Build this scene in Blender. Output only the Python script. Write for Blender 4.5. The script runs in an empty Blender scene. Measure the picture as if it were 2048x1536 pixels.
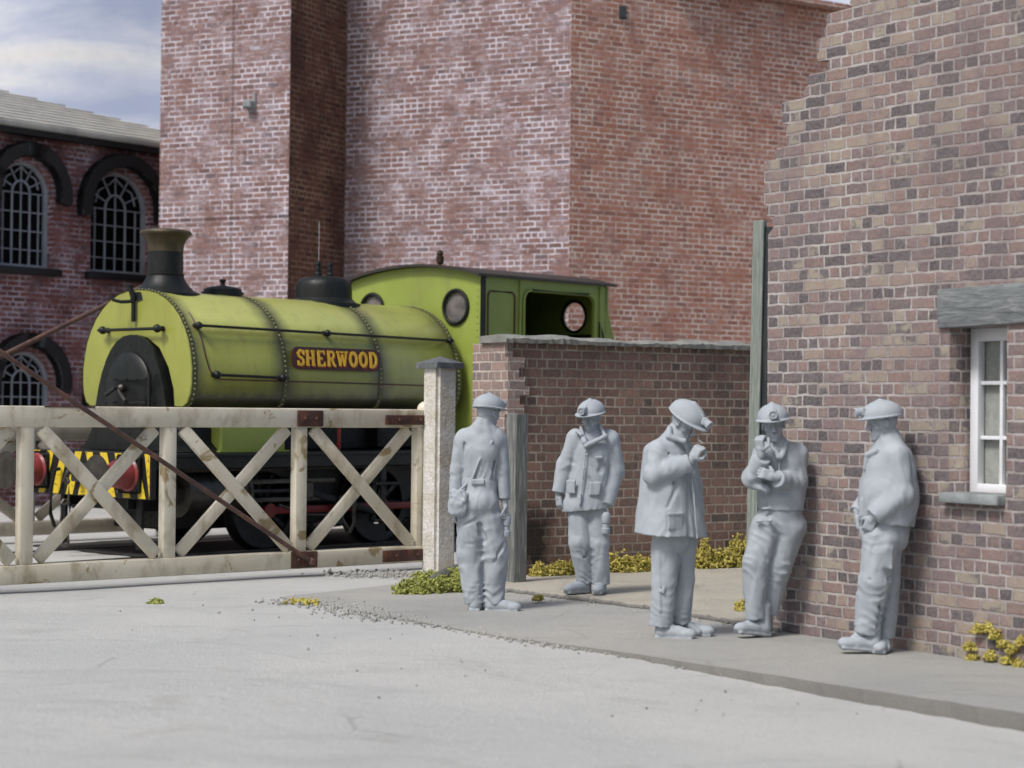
import bpy, bmesh, math, random
import numpy as np
from mathutils import Vector, Matrix
random.seed(7); rng = np.random.default_rng(7)
S = bpy.context.scene; COL = S.collection
# ------------------------------------------------------------------ camera, sky, sun, exposure
FPX = 3800.0; PITCH = 47/3800.0; ROLL = 0.0105; CAMZ = 1.69
_f = np.array([0, math.cos(PITCH), math.sin(PITCH)]); _r0 = np.array([1., 0, 0]); _u0 = np.cross(_r0, _f)
_r = math.cos(ROLL)*_r0 + math.sin(ROLL)*_u0; _u = np.cross(_r, _f); CAM = np.array([0, 0, CAMZ])
cd = bpy.data.cameras.new('camera'); cam = bpy.data.objects.new('camera', cd); COL.objects.link(cam)
cd.sensor_width = 36; cd.lens = 36*FPX/2048; cd.clip_start = .1; cd.clip_end = 500
cam.matrix_world = Matrix(((_r[0], _u[0], -_f[0], 0), (_r[1], _u[1], -_f[1], 0), (_r[2], _u[2], -_f[2], CAMZ), (0, 0, 0, 1)))
cd.dof.use_dof = True; cd.dof.focus_distance = 16.8; cd.dof.aperture_fstop = 1.5
S.camera = cam
SUN = Vector((-.42, -.44, .79)).normalized()
w = bpy.data.worlds.new('World'); S.world = w; w.use_nodes = True
wn = w.node_tree; wn.nodes.clear()
sky = wn.nodes.new('ShaderNodeTexSky'); sky.sky_type = 'NISHITA'; sky.sun_disc = False
sky.sun_elevation = math.asin(SUN.z); sky.sun_rotation = math.atan2(SUN.x, SUN.y)
sky.air_density = 1.0; sky.dust_density = 3.5; sky.ozone_density = 1.0
bg = wn.nodes.new('ShaderNodeBackground'); bg.inputs[1].default_value = .07
wo = wn.nodes.new('ShaderNodeOutputWorld'); wn.links.new(sky.outputs[0], bg.inputs[0]); wn.links.new(bg.outputs[0], wo.inputs[0])
sl = bpy.data.lights.new('sun', 'SUN'); sl.energy = 1.5; sl.angle = math.radians(13); sl.color = (1, .98, .955)
so = bpy.data.objects.new('sun', sl); COL.objects.link(so); so.rotation_euler = SUN.to_track_quat('Z', 'Y').to_euler(); so.location = (-20, -20, 30)
S.view_settings.view_transform = 'Standard'; S.view_settings.look = 'None'; S.view_settings.gamma = 1; S.view_settings.exposure = .96
S.cycles.use_denoising = True; S.cycles.max_bounces = 6; S.cycles.use_adaptive_sampling = True

# a point of the place: the photo's pixel (2048 wide) taken to the ground or to a plane
def ray(px, py): return _f + _r*(px-1024)/FPX + _u*(768-py)/FPX
def ground(px, py, z=0.):
    d = ray(px, py); return Vector(CAM + d*(z-CAMZ)/d[2])
def onplane(px, py, p0, n):
    d = ray(px, py); n = np.array(n, float); return Vector(CAM + d*((np.array(p0, float)-CAM)@n)/(d@n))

# ------------------------------------------------------------------ node helpers
def rgb(h, k=1.0):
    c = [int(h[i:i+2], 16)/255 for i in (0, 2, 4)]
    return tuple(k*(x/12.92 if x <= .04045 else ((x+.055)/1.055)**2.4) for x in c) + (1,)
class NT:
    def __init__(s, name):
        s.m = bpy.data.materials.new(name); s.m.use_nodes = True; s.t = s.m.node_tree; s.t.nodes.clear()
        s.b = s.n('ShaderNodeBsdfPrincipled'); o = s.n('ShaderNodeOutputMaterial'); s.t.links.new(s.b.outputs[0], o.inputs[0]); s.out = o
        s.tc = s.n('ShaderNodeTexCoord')
    def n(s, t): return s.t.nodes.new(t)
    def put(s, sock, v):
        if isinstance(v, bpy.types.NodeSocket): s.t.links.new(v, sock)
        elif v is not None: sock.default_value = v
    def noise(s, vec, scale, detail=4, rough=.55, dist=0, out=0):
        n = s.n('ShaderNodeTexNoise'); s.put(n.inputs['Vector'], vec); n.inputs['Scale'].default_value = scale
        n.inputs['Detail'].default_value = detail; n.inputs['Roughness'].default_value = rough; n.inputs['Distortion'].default_value = dist
        return n.outputs[out]
    def ramp(s, f, stops, interp='LINEAR'):
        r = s.n('ShaderNodeValToRGB'); s.put(r.inputs[0], f); cr = r.color_ramp; cr.interpolation = interp
        for i, (p, c) in enumerate(stops):
            e = cr.elements[i] if i < 2 else cr.elements.new(p)
            e.position = p; e.color = c if isinstance(c, tuple) else (c, c, c, 1)
        return r.outputs[0]
    def mix(s, f, a, b, mode='MIX'):
        m = s.n('ShaderNodeMix'); m.data_type = 'RGBA'; m.blend_type = mode
        s.put(m.inputs[0], f); s.put(m.inputs[6], a); s.put(m.inputs[7], b); return m.outputs[2]
    def math(s, op, a, b=0., c=0.):
        m = s.n('ShaderNodeMath'); m.operation = op; s.put(m.inputs[0], a); s.put(m.inputs[1], b); s.put(m.inputs[2], c); return m.outputs[0]
    def mapv(s, vec, scale=(1, 1, 1), loc=(0, 0, 0)):
        m = s.n('ShaderNodeMapping'); s.put(m.inputs[0], vec); m.inputs['Scale'].default_value = scale; m.inputs['Location'].default_value = loc; return m.outputs[0]
    def bump(s, h, dist=.01, strength=1., nrm=None):
        b = s.n('ShaderNodeBump'); s.put(b.inputs['Height'], h); b.inputs['Distance'].default_value = dist; b.inputs['Strength'].default_value = strength
        if nrm: s.put(b.inputs['Normal'], nrm)
        s.t.links.new(b.outputs[0], s.b.inputs['Normal']); return b.outputs[0]
    def fin(s, col=None, rough=None, metal=None, spec=None):
        s.put(s.b.inputs['Base Color'], col); s.put(s.b.inputs['Roughness'], rough); s.put(s.b.inputs['Metallic'], metal)
        if spec is not None: s.b.inputs['Specular IOR Level'].default_value = spec
        return s.m

def painted(name, c1, c2, rough=.5, scale=3., chip=None, chipc=None, bump=.002, dust=None, metal=0, spec=None, c_pos=(.35, .7)):
    t = NT(name); O = t.tc.outputs['Object']
    col = t.ramp(t.noise(O, scale, 6, .6), [(c_pos[0], c1), (c_pos[1], c2)])
    if dust: col = t.mix(t.ramp(t.noise(t.mapv(O, (1, 1, .5), (3, 1, 7)), scale*1.7, 8, .65), [(.5, 0.), (.72, .8)]), col, dust)
    if chip: col = t.mix(t.ramp(t.noise(O, chip, 5, .6, .6), [(.60, 0.), (.64, 1.)]), col, chipc)
    t.bump(t.noise(O, scale*14, 6, .6), bump, .8)
    return t.fin(col, t.ramp(t.noise(O, scale*4, 4), [(.3, rough*.8), (.7, min(1, rough*1.25))]), metal, spec)

def brickmat(name, bw, rh, ramp, mort, mort2=None, msize=.009, squash=.5, sqf=2, wobble=.022, eff=0., effc=(.75, .73, .8, 1), dirt_or_shade=None, dirt_or_shade_amt=.5, seed=0., bump=.012, stain=None, off=.5, smooth=.25):
    t = NT(name); uv = t.tc.outputs['UV']; O = t.tc.outputs['Object']
    wob = t.noise(uv, 9, 3, .6, 0, 1)
    v = t.n('ShaderNodeVectorMath'); v.operation = 'MULTIPLY_ADD'; t.put(v.inputs[0], wob); v.inputs[1].default_value = (wobble, wobble*.75, 0); t.put(v.inputs[2], t.mapv(uv, (1, 1, 1), (seed-wobble/2, seed*1.7-wobble*.37, 0)))
    b = t.n('ShaderNodeTexBrick'); t.put(b.inputs['Vector'], v.outputs[0]); b.squash = squash; b.squash_frequency = sqf; b.offset = off
    b.inputs['Color1'].default_value = (0, 0, 0, 1); b.inputs['Color2'].default_value = (1, 1, 1, 1); b.inputs['Mortar'].default_value = (.5, .5, .5, 1)
    b.inputs['Scale'].default_value = 1; b.inputs['Mortar Size'].default_value = msize; b.inputs['Mortar Smooth'].default_value = smooth
    b.inputs['Brick Width'].default_value = bw; b.inputs['Row Height'].default_value = rh
    rnd = b.outputs[0]; fac = b.outputs[1]
    jit = t.math('MULTIPLY_ADD', t.math('SUBTRACT', t.noise(uv, 5.1, 6, .65), .5), .6, rnd)
    bc = t.ramp(jit, ramp)
    bc = t.mix(t.ramp(t.noise(uv, 38, 6, .7), [(.3, 0.), (.75, .38)]), bc, mort)           # speckle of lime on the bricks
    mc = t.mix(t.ramp(t.noise(uv, 2.2, 10, .72), [(.42, 0.), (.56, 1.)]), mort, mort2 or mort)
    mc = t.mix(t.ramp(t.noise(uv, 17, 5, .7), [(.46, .0), (.72, .65)]), mc, bc)
    if eff:
        e1 = t.ramp(t.noise(t.mapv(uv, (1, 1, 1), (seed+5, 3, 0)), 1.5, 10, .74), [(.45, 0.), (.62, 1.)])
        e2 = t.ramp(t.noise(t.mapv(uv, (.6, 1.4, 1), (seed+9, 1, 0)), 6, 6, .65), [(.45, 0.), (.62, 1.)])
        bc = t.mix(t.math('MULTIPLY', t.math('MULTIPLY', e1, e2), eff), bc, effc)
        bc = t.mix(t.math('MULTIPLY', e1, eff*.10), bc, effc)
    col = t.mix(fac, bc, mc)
    if dirt_or_shade:
        dn = t.ramp(t.noise(t.mapv(uv, (1, .45, 1), (1, seed+2, 0)), .9, 8, .65), [(.45, 0.), (.7, dirt_or_shade_amt)])
        col = t.mix(dn, col, dirt_or_shade)
    stk = t.ramp(t.noise(t.mapv(uv, (2.6, .16, 1), (seed, 0, 0)), 1.5, 7, .7), [(.54, 0.), (.74, .35)]); col = t.mix(stk, col, t.mix(.5, mort, rgb('3d3432')))
    if stain:
        (su, sv, sr, ss, sc) = stain
        g = t.n('ShaderNodeVectorMath'); g.operation = 'LENGTH'
        t.put(g.inputs[0], t.mapv(uv, (1/sr, 1/ss, 0), (-su/sr, -sv/ss, 0)))
        d = t.math('ADD', g.outputs[1], t.math('MULTIPLY', t.math('SUBTRACT', t.noise(uv, 4, 6, .65), .5), 1.6))
        col = t.mix(t.ramp(d, [(.45, .92), (.95, 0.)]), col, sc)
    h = t.math('ADD', t.math('MULTIPLY', t.math('SUBTRACT', 1., fac), 1.), t.math('MULTIPLY', t.noise(uv, 30, 6, .7), .55))
    t.bump(h, bump, 1.)
    return t.fin(col, .92, 0, .25)

# ------------------------------------------------------------------ mesh helpers
def tag(o, label=None, cat=None, group=None, kind=None):
    for k, v in (('label', label), ('category', cat), ('group', group), ('kind', kind)):
        if v: o[k] = v
    return o
def empty(name, loc=(0, 0, 0), rz=0):
    o = bpy.data.objects.new(name, None); COL.objects.link(o); o.location = loc; o.rotation_euler = (0, 0, rz); o.empty_display_size = .2; return o
def finish(me, smooth=35):
    if smooth is not None:
        me.polygons.foreach_set('use_smooth', [True]*len(me.polygons)); me.set_sharp_from_angle(angle=math.radians(smooth))
def boxuv(me):
    while me.uv_layers: me.uv_layers.remove(me.uv_layers[0])
    uv = me.uv_layers.new(name='UVMap'); z = Vector((0, 0, 1))
    for p in me.polygons:
        n = p.normal
        if abs(n.z) > .8: t, b = Vector((1, 0, 0)), Vector((0, 1, 0))
        else: t = z.cross(n).normalized(); b = z
        for li in p.loop_indices:
            c = me.vertices[me.loops[li].vertex_index].co; uv.data[li].uv = (c.dot(t), c.dot(b))
class MB:
    def __init__(s): s.bm = bmesh.new()
    def add(s, verts, faces, M=None):
        vs = [s.bm.verts.new(M @ Vector(v) if M else v) for v in verts]
        for f in faces:
            try: s.bm.faces.new([vs[i] for i in f])
            except ValueError: pass
        return vs
    def box(s, c, size, R=None, bev=0, seg=1):
        x, y, z = [k/2 for k in size]
        b = bmesh.new(); bmesh.ops.create_cube(b, size=1)
        for v in b.verts: v.co = Vector((v.co.x*2*x, v.co.y*2*y, v.co.z*2*z))
        if bev: bmesh.ops.bevel(b, geom=b.edges[:], offset=bev, segments=seg, profile=.5, affect='EDGES')
        M = Matrix.Translation(c) @ (R.to_4x4() if R else Matrix())
        s.merge(b, M); return s
    def merge(s, b, M=None):
        m = {v: s.bm.verts.new(M @ v.co if M else v.co) for v in b.verts}
        for f in b.faces:
            try: s.bm.faces.new([m[v] for v in f.verts])
            except ValueError: pass
        b.free()
    def bar(s, a, b, wdt, thk, nrm=(0, 1, 0), bev=0, seg=2):            # rectangular bar from a to b
        a, b, nrm = Vector(a), Vector(b), Vector(nrm).normalized(); d = b-a; L = d.length; d.normalize()
        side = nrm.cross(d).normalized(); nn = d.cross(side)
        R = Matrix((d, side, nn)).transposed(); return s.box((a+b)/2, (L, wdt, thk), R, bev, seg)
    def tube(s, pts, r, n=10, cap=True):
        pts = [Vector(p) for p in pts]; rs = r if isinstance(r, (list, tuple)) else [r]*len(pts); rings = []
        up = Vector((0, 0, 1)) if abs((pts[1]-pts[0]).normalized().z) < .9 else Vector((1, 0, 0))
        for i, p in enumerate(pts):
            d = (pts[min(i+1, len(pts)-1)]-pts[max(i-1, 0)]).normalized(); x = d.cross(up).normalized(); y = x.cross(d)
            rings.append([s.bm.verts.new(p+rs[i]*(math.cos(k*2*math.pi/n)*x+math.sin(k*2*math.pi/n)*y)) for k in range(n)])
        for A, B in zip(rings, rings[1:]):
            for k in range(n): s.bm.faces.new((A[k], A[(k+1) % n], B[(k+1) % n], B[k]))
        if cap: s.bm.faces.new(rings[0][::-1]); s.bm.faces.new(rings[-1])
        return s
    def lathe(s, prof, c, axis=(0, 0, 1), n=28):                        # prof: (radius, height along axis)
        ax = Vector(axis).normalized(); x = ax.orthogonal().normalized(); y = ax.cross(x); c = Vector(c); rings = []
        for r, h in prof:
            rings.append([s.bm.verts.new(c+ax*h+max(r, 1e-4)*(math.cos(k*2*math.pi/n)*x+math.sin(k*2*math.pi/n)*y)) for k in range(n)])
        for A, B in zip(rings, rings[1:]):
            for k in range(n): s.bm.faces.new((A[k], A[(k+1) % n], B[(k+1) % n], B[k]))
        s.bm.faces.new(rings[0][::-1]); s.bm.faces.new(rings[-1]); return s
    def ball(s, c, r, sub=2, sc=(1, 1, 1)):
        b = bmesh.new(); bmesh.ops.create_icosphere(b, subdivisions=sub, radius=r)
        for v in b.verts: v.co = Vector((v.co.x*sc[0], v.co.y*sc[1], v.co.z*sc[2]))
        s.merge(b, Matrix.Translation(c)); return s
    def prism(s, pts2, f, t0, t1):                                       # outline pts2; f(u,v,t) -> point
        A = [s.bm.verts.new(f(u, v, t0)) for u, v in pts2]; B = [s.bm.verts.new(f(u, v, t1)) for u, v in pts2]; n = len(pts2)
        s.bm.faces.new(A[::-1]); s.bm.faces.new(B)
        for k in range(n): s.bm.faces.new((A[k], A[(k+1) % n], B[(k+1) % n], B[k]))
        return s
    def build(s, name, mat, parent=None, smooth=35, uv=False, bev=0, M=None, noise=0, nscale=3):
        if bev: bmesh.ops.bevel(s.bm, geom=[e for e in s.bm.edges if len(e.link_faces) == 2 and e.calc_face_angle(0) > .5], offset=bev, segments=1, affect='EDGES')
        bmesh.ops.recalc_face_normals(s.bm, faces=s.bm.faces[:])
        if noise:
            for v in s.bm.verts:
                p = v.co*nscale; v.co += noise*Vector((math.sin(p.y*2.1+p.z*3.3)+math.sin(p.x*5.1+p.z*4.2+1), math.sin(p.x*2.7+p.z*2.3+2)+math.sin(p.z*6.3+p.x), math.sin(p.x*3.1+p.y*2.9+4)+math.sin(p.x*7.9+p.y*5)))
        me = bpy.data.meshes.new(name); s.bm.to_mesh(me); s.bm.free()
        if M: me.transform(M)
        if uv: boxuv(me)
        finish(me, smooth); me.materials.append(mat)
        o = bpy.data.objects.new(name, me); COL.objects.link(o)
        if parent: o.parent = parent
        return o
def holed(name, outer, holes, f, thick, mat, parent=None, uv=True, smooth=None, into=None):
    """flat plate with holes: outlines in (u,v); f(u,v,t)->point; thickness along t"""
    cu = bpy.data.curves.new('tmp', 'CURVE'); cu.dimensions = '2D'; cu.fill_mode = 'BOTH'; cu.extrude = thick/2
    for pts in [outer]+holes:
        sp = cu.splines.new('POLY'); sp.points.add(len(pts)-1); sp.use_cyclic_u = True
        for i, (u, v) in enumerate(pts): sp.points[i].co = (u, v, 0, 1)
    ob = bpy.data.objects.new('tmp', cu); COL.objects.link(ob); dg = bpy.context.evaluated_depsgraph_get()
    me = bpy.data.meshes.new_from_object(ob.evaluated_get(dg)); bpy.data.objects.remove(ob)
    for v in me.vertices: v.co = f(v.co.x, v.co.y, v.co.z+thick/2)
    bm = bmesh.new(); bm.from_mesh(me); bmesh.ops.remove_doubles(bm, verts=bm.verts[:], dist=1e-5); bmesh.ops.recalc_face_normals(bm, faces=bm.faces[:])
    if into is not None: into.merge(bm); return
    bm.to_mesh(me); bm.free(); me.name = name
    me.materials.clear(); me.materials.append(mat)
    if uv: boxuv(me)
    finish(me, smooth)
    o = bpy.data.objects.new(name, me); COL.objects.link(o); o.parent = parent; return o
def arc(cx, cy, rx, ry, a0, a1, n):
    return [(cx+rx*math.cos(math.radians(a0+(a1-a0)*i/n)), cy+ry*math.sin(math.radians(a0+(a1-a0)*i/n))) for i in range(n+1)]
#@@MATERIALS
def concrete(name, c1, c2, dark, patch=(.35, .7), bscale=1.):
    t = NT(name); O = t.tc.outputs['Object']
    col = t.ramp(t.noise(O, .55, 6, .6), [(.3, c1), (.7, c2)])
    col = t.mix(t.ramp(t.noise(t.mapv(O, (.6, 1.6, 1), (4, 2, 0)), 1.3, 8, .65, .5), [(.52, 0.), (.75, .45)]), col, dark)
    col = t.mix(t.ramp(t.noise(O, 60, 5, .8), [(.46, 0.), (.74, .5)]), col, dark)
    col = t.mix(t.ramp(t.noise(t.mapv(O, (1, 1, 1), (9, 9, 0)), 26, 3, .6), [(.66, 0.), (.72, .45)]), col, rgb('8f887c'))
    col = t.mix(t.ramp(t.noise(t.mapv(O, (1, 1, 1), (14, 5, 0)), .8, 9, .7, .8), [(.58, 0.), (.70, .55)]), col, rgb('8f8a80'))
    col = t.mix(t.ramp(t.noise(O, 130, 4, .8), [(.35, .4), (.5, 0.)]), col, dark)
    vo = t.n('ShaderNodeTexVoronoi'); vo.feature = 'DISTANCE_TO_EDGE'; vo.inputs['Scale'].default_value = .45; t.put(vo.inputs['Vector'], t.mix(.12, O, t.noise(O, 3, 6, .6, 0, 1)))
    ck = t.math('MULTIPLY', t.ramp(vo.outputs[0], [(.0, 1.), (.006, 0.)]), t.ramp(t.noise(O, .9, 3), [(.52, 0.), (.6, .4)])); col = t.mix(ck, col, rgb('6d6a63'))
    h = t.math('ADD', t.noise(O, 42, 8, .75), t.math('MULTIPLY', t.noise(O, 5, 5, .6), 1.2))
    t.bump(h, .012*bscale, .9); return t.fin(col, .95, 0, .2)
M_road = concrete('road_concrete', rgb('aeafac'), rgb('bdbcb7'), rgb('898a88'))
M_kerb = concrete('kerb_stone', rgb('74726f'), rgb('82807b'), rgb('605e5b'))
M_pave = concrete('pavement_concrete', rgb('999a97'), rgb('aaa7a0'), rgb('7a7a76'))
M_yard = concrete('yard_concrete', rgb('a8a397'), rgb('bbb4a5'), rgb('858073'), bscale=1.6)
M_tower = brickmat('tower_brick', .24, .088, [(0, rgb('64504d')), (.3, rgb('83645d')), (.6, rgb('776061')), (.85, rgb('8f7269')), (1, rgb('5d555a'))],
                   rgb('8a706c'), rgb('d4ced8'), msize=.014, sqf=5, wobble=.03, eff=.8, effc=rgb('b9b2bd'), dirt_or_shade=rgb('6a5654'), dirt_or_shade_amt=.2)
M_tower2 = brickmat('tower_brick_red', .24, .088, [(0, rgb('875848')), (.4, rgb('a16a55')), (.7, rgb('ad7862')), (1, rgb('7d5a50'))],
                    rgb('b08a7f'), rgb('dccdc3'), msize=.014, sqf=5, wobble=.03, eff=.5, effc=rgb('cbbab2'), dirt_or_shade=rgb('85564a'), dirt_or_shade_amt=.15, seed=3.3)
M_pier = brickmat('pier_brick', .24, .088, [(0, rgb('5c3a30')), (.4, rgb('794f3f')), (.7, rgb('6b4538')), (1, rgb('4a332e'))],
                   rgb('6f5246'), rgb('a08a72'), msize=.014, sqf=5, wobble=.03, eff=.2, effc=rgb('9c8470'), dirt_or_shade=rgb('33241f'), dirt_or_shade_amt=.75, seed=2.2)  # side face: its own orange-brown brick, darkened further for the recess shade
M_shed = brickmat('shed_brick', .24, .085, [(0, rgb('653a35')), (.4, rgb('875047')), (.7, rgb('764844')), (1, rgb('573f40'))],
                  rgb('7d6265'), rgb('c4b9c2'), msize=.014, sqf=5, wobble=.03, eff=.8, effc=rgb('a79aa4'), dirt_or_shade=rgb('3c2223'), dirt_or_shade_amt=.5, seed=6.1)
M_mid = brickmat('yard_wall_brick', .235, .092, [(0, rgb('4c3a37')), (.3, rgb('74534a')), (.6, rgb('664941')), (.85, rgb('836053')), (1, rgb('3c3234'))],
                 rgb('b0a494'), rgb('8f8275'), msize=.011, dirt_or_shade=rgb('3b2f2b'), dirt_or_shade_amt=.45, seed=1.7, bump=.016, stain=(.32, .42, .3, .42, rgb('25211f')))
M_midend = brickmat('pale_wall_brick', .235, .092, [(0, rgb('6e5b56')), (.4, rgb('8e7369')), (.7, rgb('7d6962')), (1, rgb('5f5354'))],
                    rgb('bdb2a8'), rgb('9b9087'), msize=.012, seed=8.7, bump=.018)
M_ruin = brickmat('ruin_wall_brick', .215, .086, [(0, rgb('3a3439')), (.2, rgb('51474b')), (.34, rgb('6d5853')), (.5, rgb('7f655d')), (.65, rgb('665659')), (.8, rgb('877368')), (.94, rgb('8f8675')), (1, rgb('4a4247'))],
                  rgb('aea9a5'), rgb('8d8684'), msize=.0115, wobble=.036, smooth=.4, dirt_or_shade=rgb('6b6063'), dirt_or_shade_amt=.45, seed=4.4, bump=.006)
M_coping = painted('weathered_coping', rgb('6f706c'), rgb('87877f'), .85, 5, dust=rgb('9b968a'), bump=.012)
M_slate = painted('slate', rgb('7b8081'), rgb('979c9b'), .8, 3, dust=rgb('5f6668'), bump=.01)
M_darkslate = painted('dark_cap_slate', rgb('4a4e50'), rgb('5c6061'), .7, 5, dust=rgb('7b7e7c'), bump=.01)
M_roof = painted('roof_slate', rgb('a3a29c'), rgb('b9b8b0'), .85, 2, dust=rgb('8d8c88'), bump=.01)
M_grey = painted('primer_grey', rgb('969da3'), rgb('a1a7ac'), .85, 8, bump=.0012, spec=.25)
def tankmat():
    t = NT('green_tank_paint'); O = t.tc.outputs['Object']; x = t.n('ShaderNodeSeparateXYZ'); t.put(x.inputs[0], O); X_, Y_, Z_ = x.outputs
    col = t.ramp(t.noise(O, 1.3, 6, .6), [(.35, rgb('8b8f3e')), (.7, rgb('989b49'))])
    n_ = t.math('MULTIPLY', t.math('SUBTRACT', t.noise(O, 5, 6, .65), .5), .16); soot = 0.
    for b in (.70, 2.04, 3.55, 4.93):          # airbrushed grime beside each riveted band
        d = t.math('ABSOLUTE', t.math('ADD', t.math('SUBTRACT', X_, b), n_)); f = t.ramp(d, [(.03, .9), (.24, 0.)]); soot = f if isinstance(soot, float) else t.math('MAXIMUM', soot, f)
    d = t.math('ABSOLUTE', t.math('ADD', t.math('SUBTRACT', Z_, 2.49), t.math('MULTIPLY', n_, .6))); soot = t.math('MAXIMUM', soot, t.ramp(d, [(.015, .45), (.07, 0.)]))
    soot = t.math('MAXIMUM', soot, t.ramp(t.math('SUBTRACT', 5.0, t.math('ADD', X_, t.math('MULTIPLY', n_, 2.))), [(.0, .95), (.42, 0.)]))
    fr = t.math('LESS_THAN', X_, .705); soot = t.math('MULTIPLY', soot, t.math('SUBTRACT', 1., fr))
    up_ = t.math('MULTIPLY', t.ramp(t.math('SUBTRACT', t.math('ADD', Z_, n_), 2.35), [(.12, 0.), (.32, .5), (.55, .22)]), t.math('SUBTRACT', 1., fr)); col = t.mix(up_, col, rgb('c6ca80'))  # pale dust band that also paints a highlight along the upper flank
    col = t.mix(soot, col, rgb('3b3a2a'))
    col = t.mix(t.ramp(t.noise(t.mapv(O, (5, 5, .7)), 1.6, 8, .7), [(.52, 0.), (.75, .35)]), col, rgb('5c5a38'))
    col = t.mix(t.math('MULTIPLY', t.math('SUBTRACT', 1., fr), t.ramp(t.math('ADD', Z_, n_), [(1.72, .0), (1.73, 0.)])), col, col)
    low = t.ramp(t.math('DIVIDE', t.math('SUBTRACT', t.math('ADD', Z_, n_), 1.66), .42), [(.0, .97), (.26, .9), (.42, .45), (1., 0.)])  # bottom grime, with the shade of the under-curve painted in near-black
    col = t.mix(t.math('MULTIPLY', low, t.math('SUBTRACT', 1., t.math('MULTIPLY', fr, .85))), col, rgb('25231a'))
    t.bump(t.noise(O, 20, 5), .0004, .6); t.b.inputs['Coat Weight'].default_value = .25; t.b.inputs['Coat Roughness'].default_value = .3
    return t.fin(col, .33, 0, .6)
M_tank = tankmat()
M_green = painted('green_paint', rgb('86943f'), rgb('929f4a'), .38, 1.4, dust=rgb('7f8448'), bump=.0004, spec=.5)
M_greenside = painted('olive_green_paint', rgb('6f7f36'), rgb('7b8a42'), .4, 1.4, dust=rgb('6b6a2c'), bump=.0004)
M_black = painted('sooty_black_paint', rgb('111413'), rgb('1a1d1b'), .45, 4, dust=rgb('262621'), bump=.001, spec=.3)
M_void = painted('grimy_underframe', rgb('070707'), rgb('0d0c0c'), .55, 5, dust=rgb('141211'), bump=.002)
M_steel = painted('oily_steel', rgb('3f3c38'), rgb('5a5650'), .35, 8, metal=.7, bump=.001)
M_brass = painted('dull_copper_cap', rgb('423a28'), rgb('564b35'), .45, 6, metal=.4, dust=rgb('4c4433'), bump=.001)
M_red = painted('red_paint', rgb('732828'), rgb('913a3a'), .35, 5, dust=rgb('5a2222'), bump=.001)
M_redrod = painted('rod_red', rgb('701d1d'), rgb('8a2626'), .45, 5, bump=.001)
M_rust = painted('rusty_iron', rgb('35211b'), rgb('4d2e24'), .6, 9, dust=rgb('74442f'), bump=.004)
M_rustbar = painted('rusty_rod', rgb('3d2c28'), rgb('5e4238'), .6, 6, dust=rgb('7d5543'), bump=.003)
M_white = painted('weathered_white_paint', rgb('c6bda6'), rgb('d5cebb'), .45, 2.0, chip=3.2, chipc=rgb('94825f'), dust=rgb('7d6b4c'), bump=.003)
M_cream = painted('cream_paint', rgb('b3aa98'), rgb('c4bba8'), .6, 2, dust=rgb('8f8673'), bump=.003)
M_blackframe = painted('black_iron_window', rgb('0c0e10'), rgb('15181a'), .5, 5, bump=.002)
M_bars = painted('grey_glazing_bar', rgb('8d939c'), rgb('a3a9b1'), .6, 5, bump=.001)
M_glassdark = painted('dark_glass', rgb('040506'), rgb('07080a'), .5, 3, bump=.0002, spec=.1)
M_winwhite = painted('white_window_paint', rgb('d3d6da'), rgb('dfe2e6'), .5, 6, bump=.001)
M_winglass = painted('dusty_glass', rgb('888c87'), rgb('989c96'), .25, 5, dust=rgb('5a5c56'), bump=.0005)
M_lens = painted('sooty_spectacle_glass', rgb('4b4a4a'), rgb('7d7672'), .2, 6, bump=.0005)
M_yellow = painted('warning_yellow', rgb('c8ac22'), rgb('d6bb30'), .5, 9, chip=24, chipc=rgb('2b281c'), bump=.001)
M_maroon = painted('maroon_plate', rgb('3a1a19'), rgb('4a2020'), .35, 6, bump=.0005)
M_gold = painted('yellow_lettering', rgb('e0ae2c'), rgb('efc23f'), .4, 8, bump=.0005)
M_lred = painted('red_letter_shade', rgb('8c2a20'), rgb('a03226'), .4, 8, bump=.0005)
def woodmat(name, c1, c2, c3):
    t = NT(name); O = t.tc.outputs['Object']
    g = t.noise(t.mapv(O, (26, 26, 1.6)), 2.2, 8, .7, .4)
    col = t.ramp(g, [(.3, c1), (.5, c2), (.68, c3)])
    t.bump(g, .02, 1.); return t.fin(col, .9, 0, .2)
M_sleeper = woodmat('weathered_sleeper_wood', rgb('50524f'), rgb('717370'), rgb('9a9a94'))
M_post = woodmat('green_grey_timber', rgb('717972'), rgb('8b938b'), rgb('9fa59f'))
M_postdark = woodmat('dark_timber', rgb('2f3234'), rgb('3c4042'), rgb('4a4f50'))
M_lintel = (lambda t: (lambda g: (t.bump(g, .02, 1.), t.fin(t.ramp(g, [(.3, rgb('55595a')), (.5, rgb('6e7273')), (.7, rgb('8b8e8e'))]), .85)))(t.noise(t.mapv(t.tc.outputs['Object'], (2.5, 2.5, 14)), 2, 7, .7, .6)))(NT('grey_lintel_timber'))[1]
t = NT('crusty_white_post'); O = t.tc.outputs['Object']
g = t.noise(O, 26, 6, .7); lump = t.n('ShaderNodeTexVoronoi'); lump.inputs['Scale'].default_value = 34; t.put(lump.inputs['Vector'], O)
t.bump(t.math('ADD', g, t.math('MULTIPLY', lump.outputs[0], .5)), .009, 1.)
M_crust = t.fin(t.mix(t.ramp(t.noise(O, 3, 6, .6), [(.45, 0.), (.65, .6)]), t.ramp(g, [(.3, rgb('b5b3ab')), (.6, rgb('d8d6d0'))]), rgb('a5977c')), .6)
t = NT('yellow_green_foam_moss'); O = t.tc.outputs['Object']
M_moss = t.fin(t.ramp(t.noise(O, 14, 5, .7), [(.28, rgb('5a5426')), (.45, rgb('958a42')), (.6, rgb('bcaf62')), (.78, rgb('7c783a'))]), .9, 0, .2)
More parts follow.
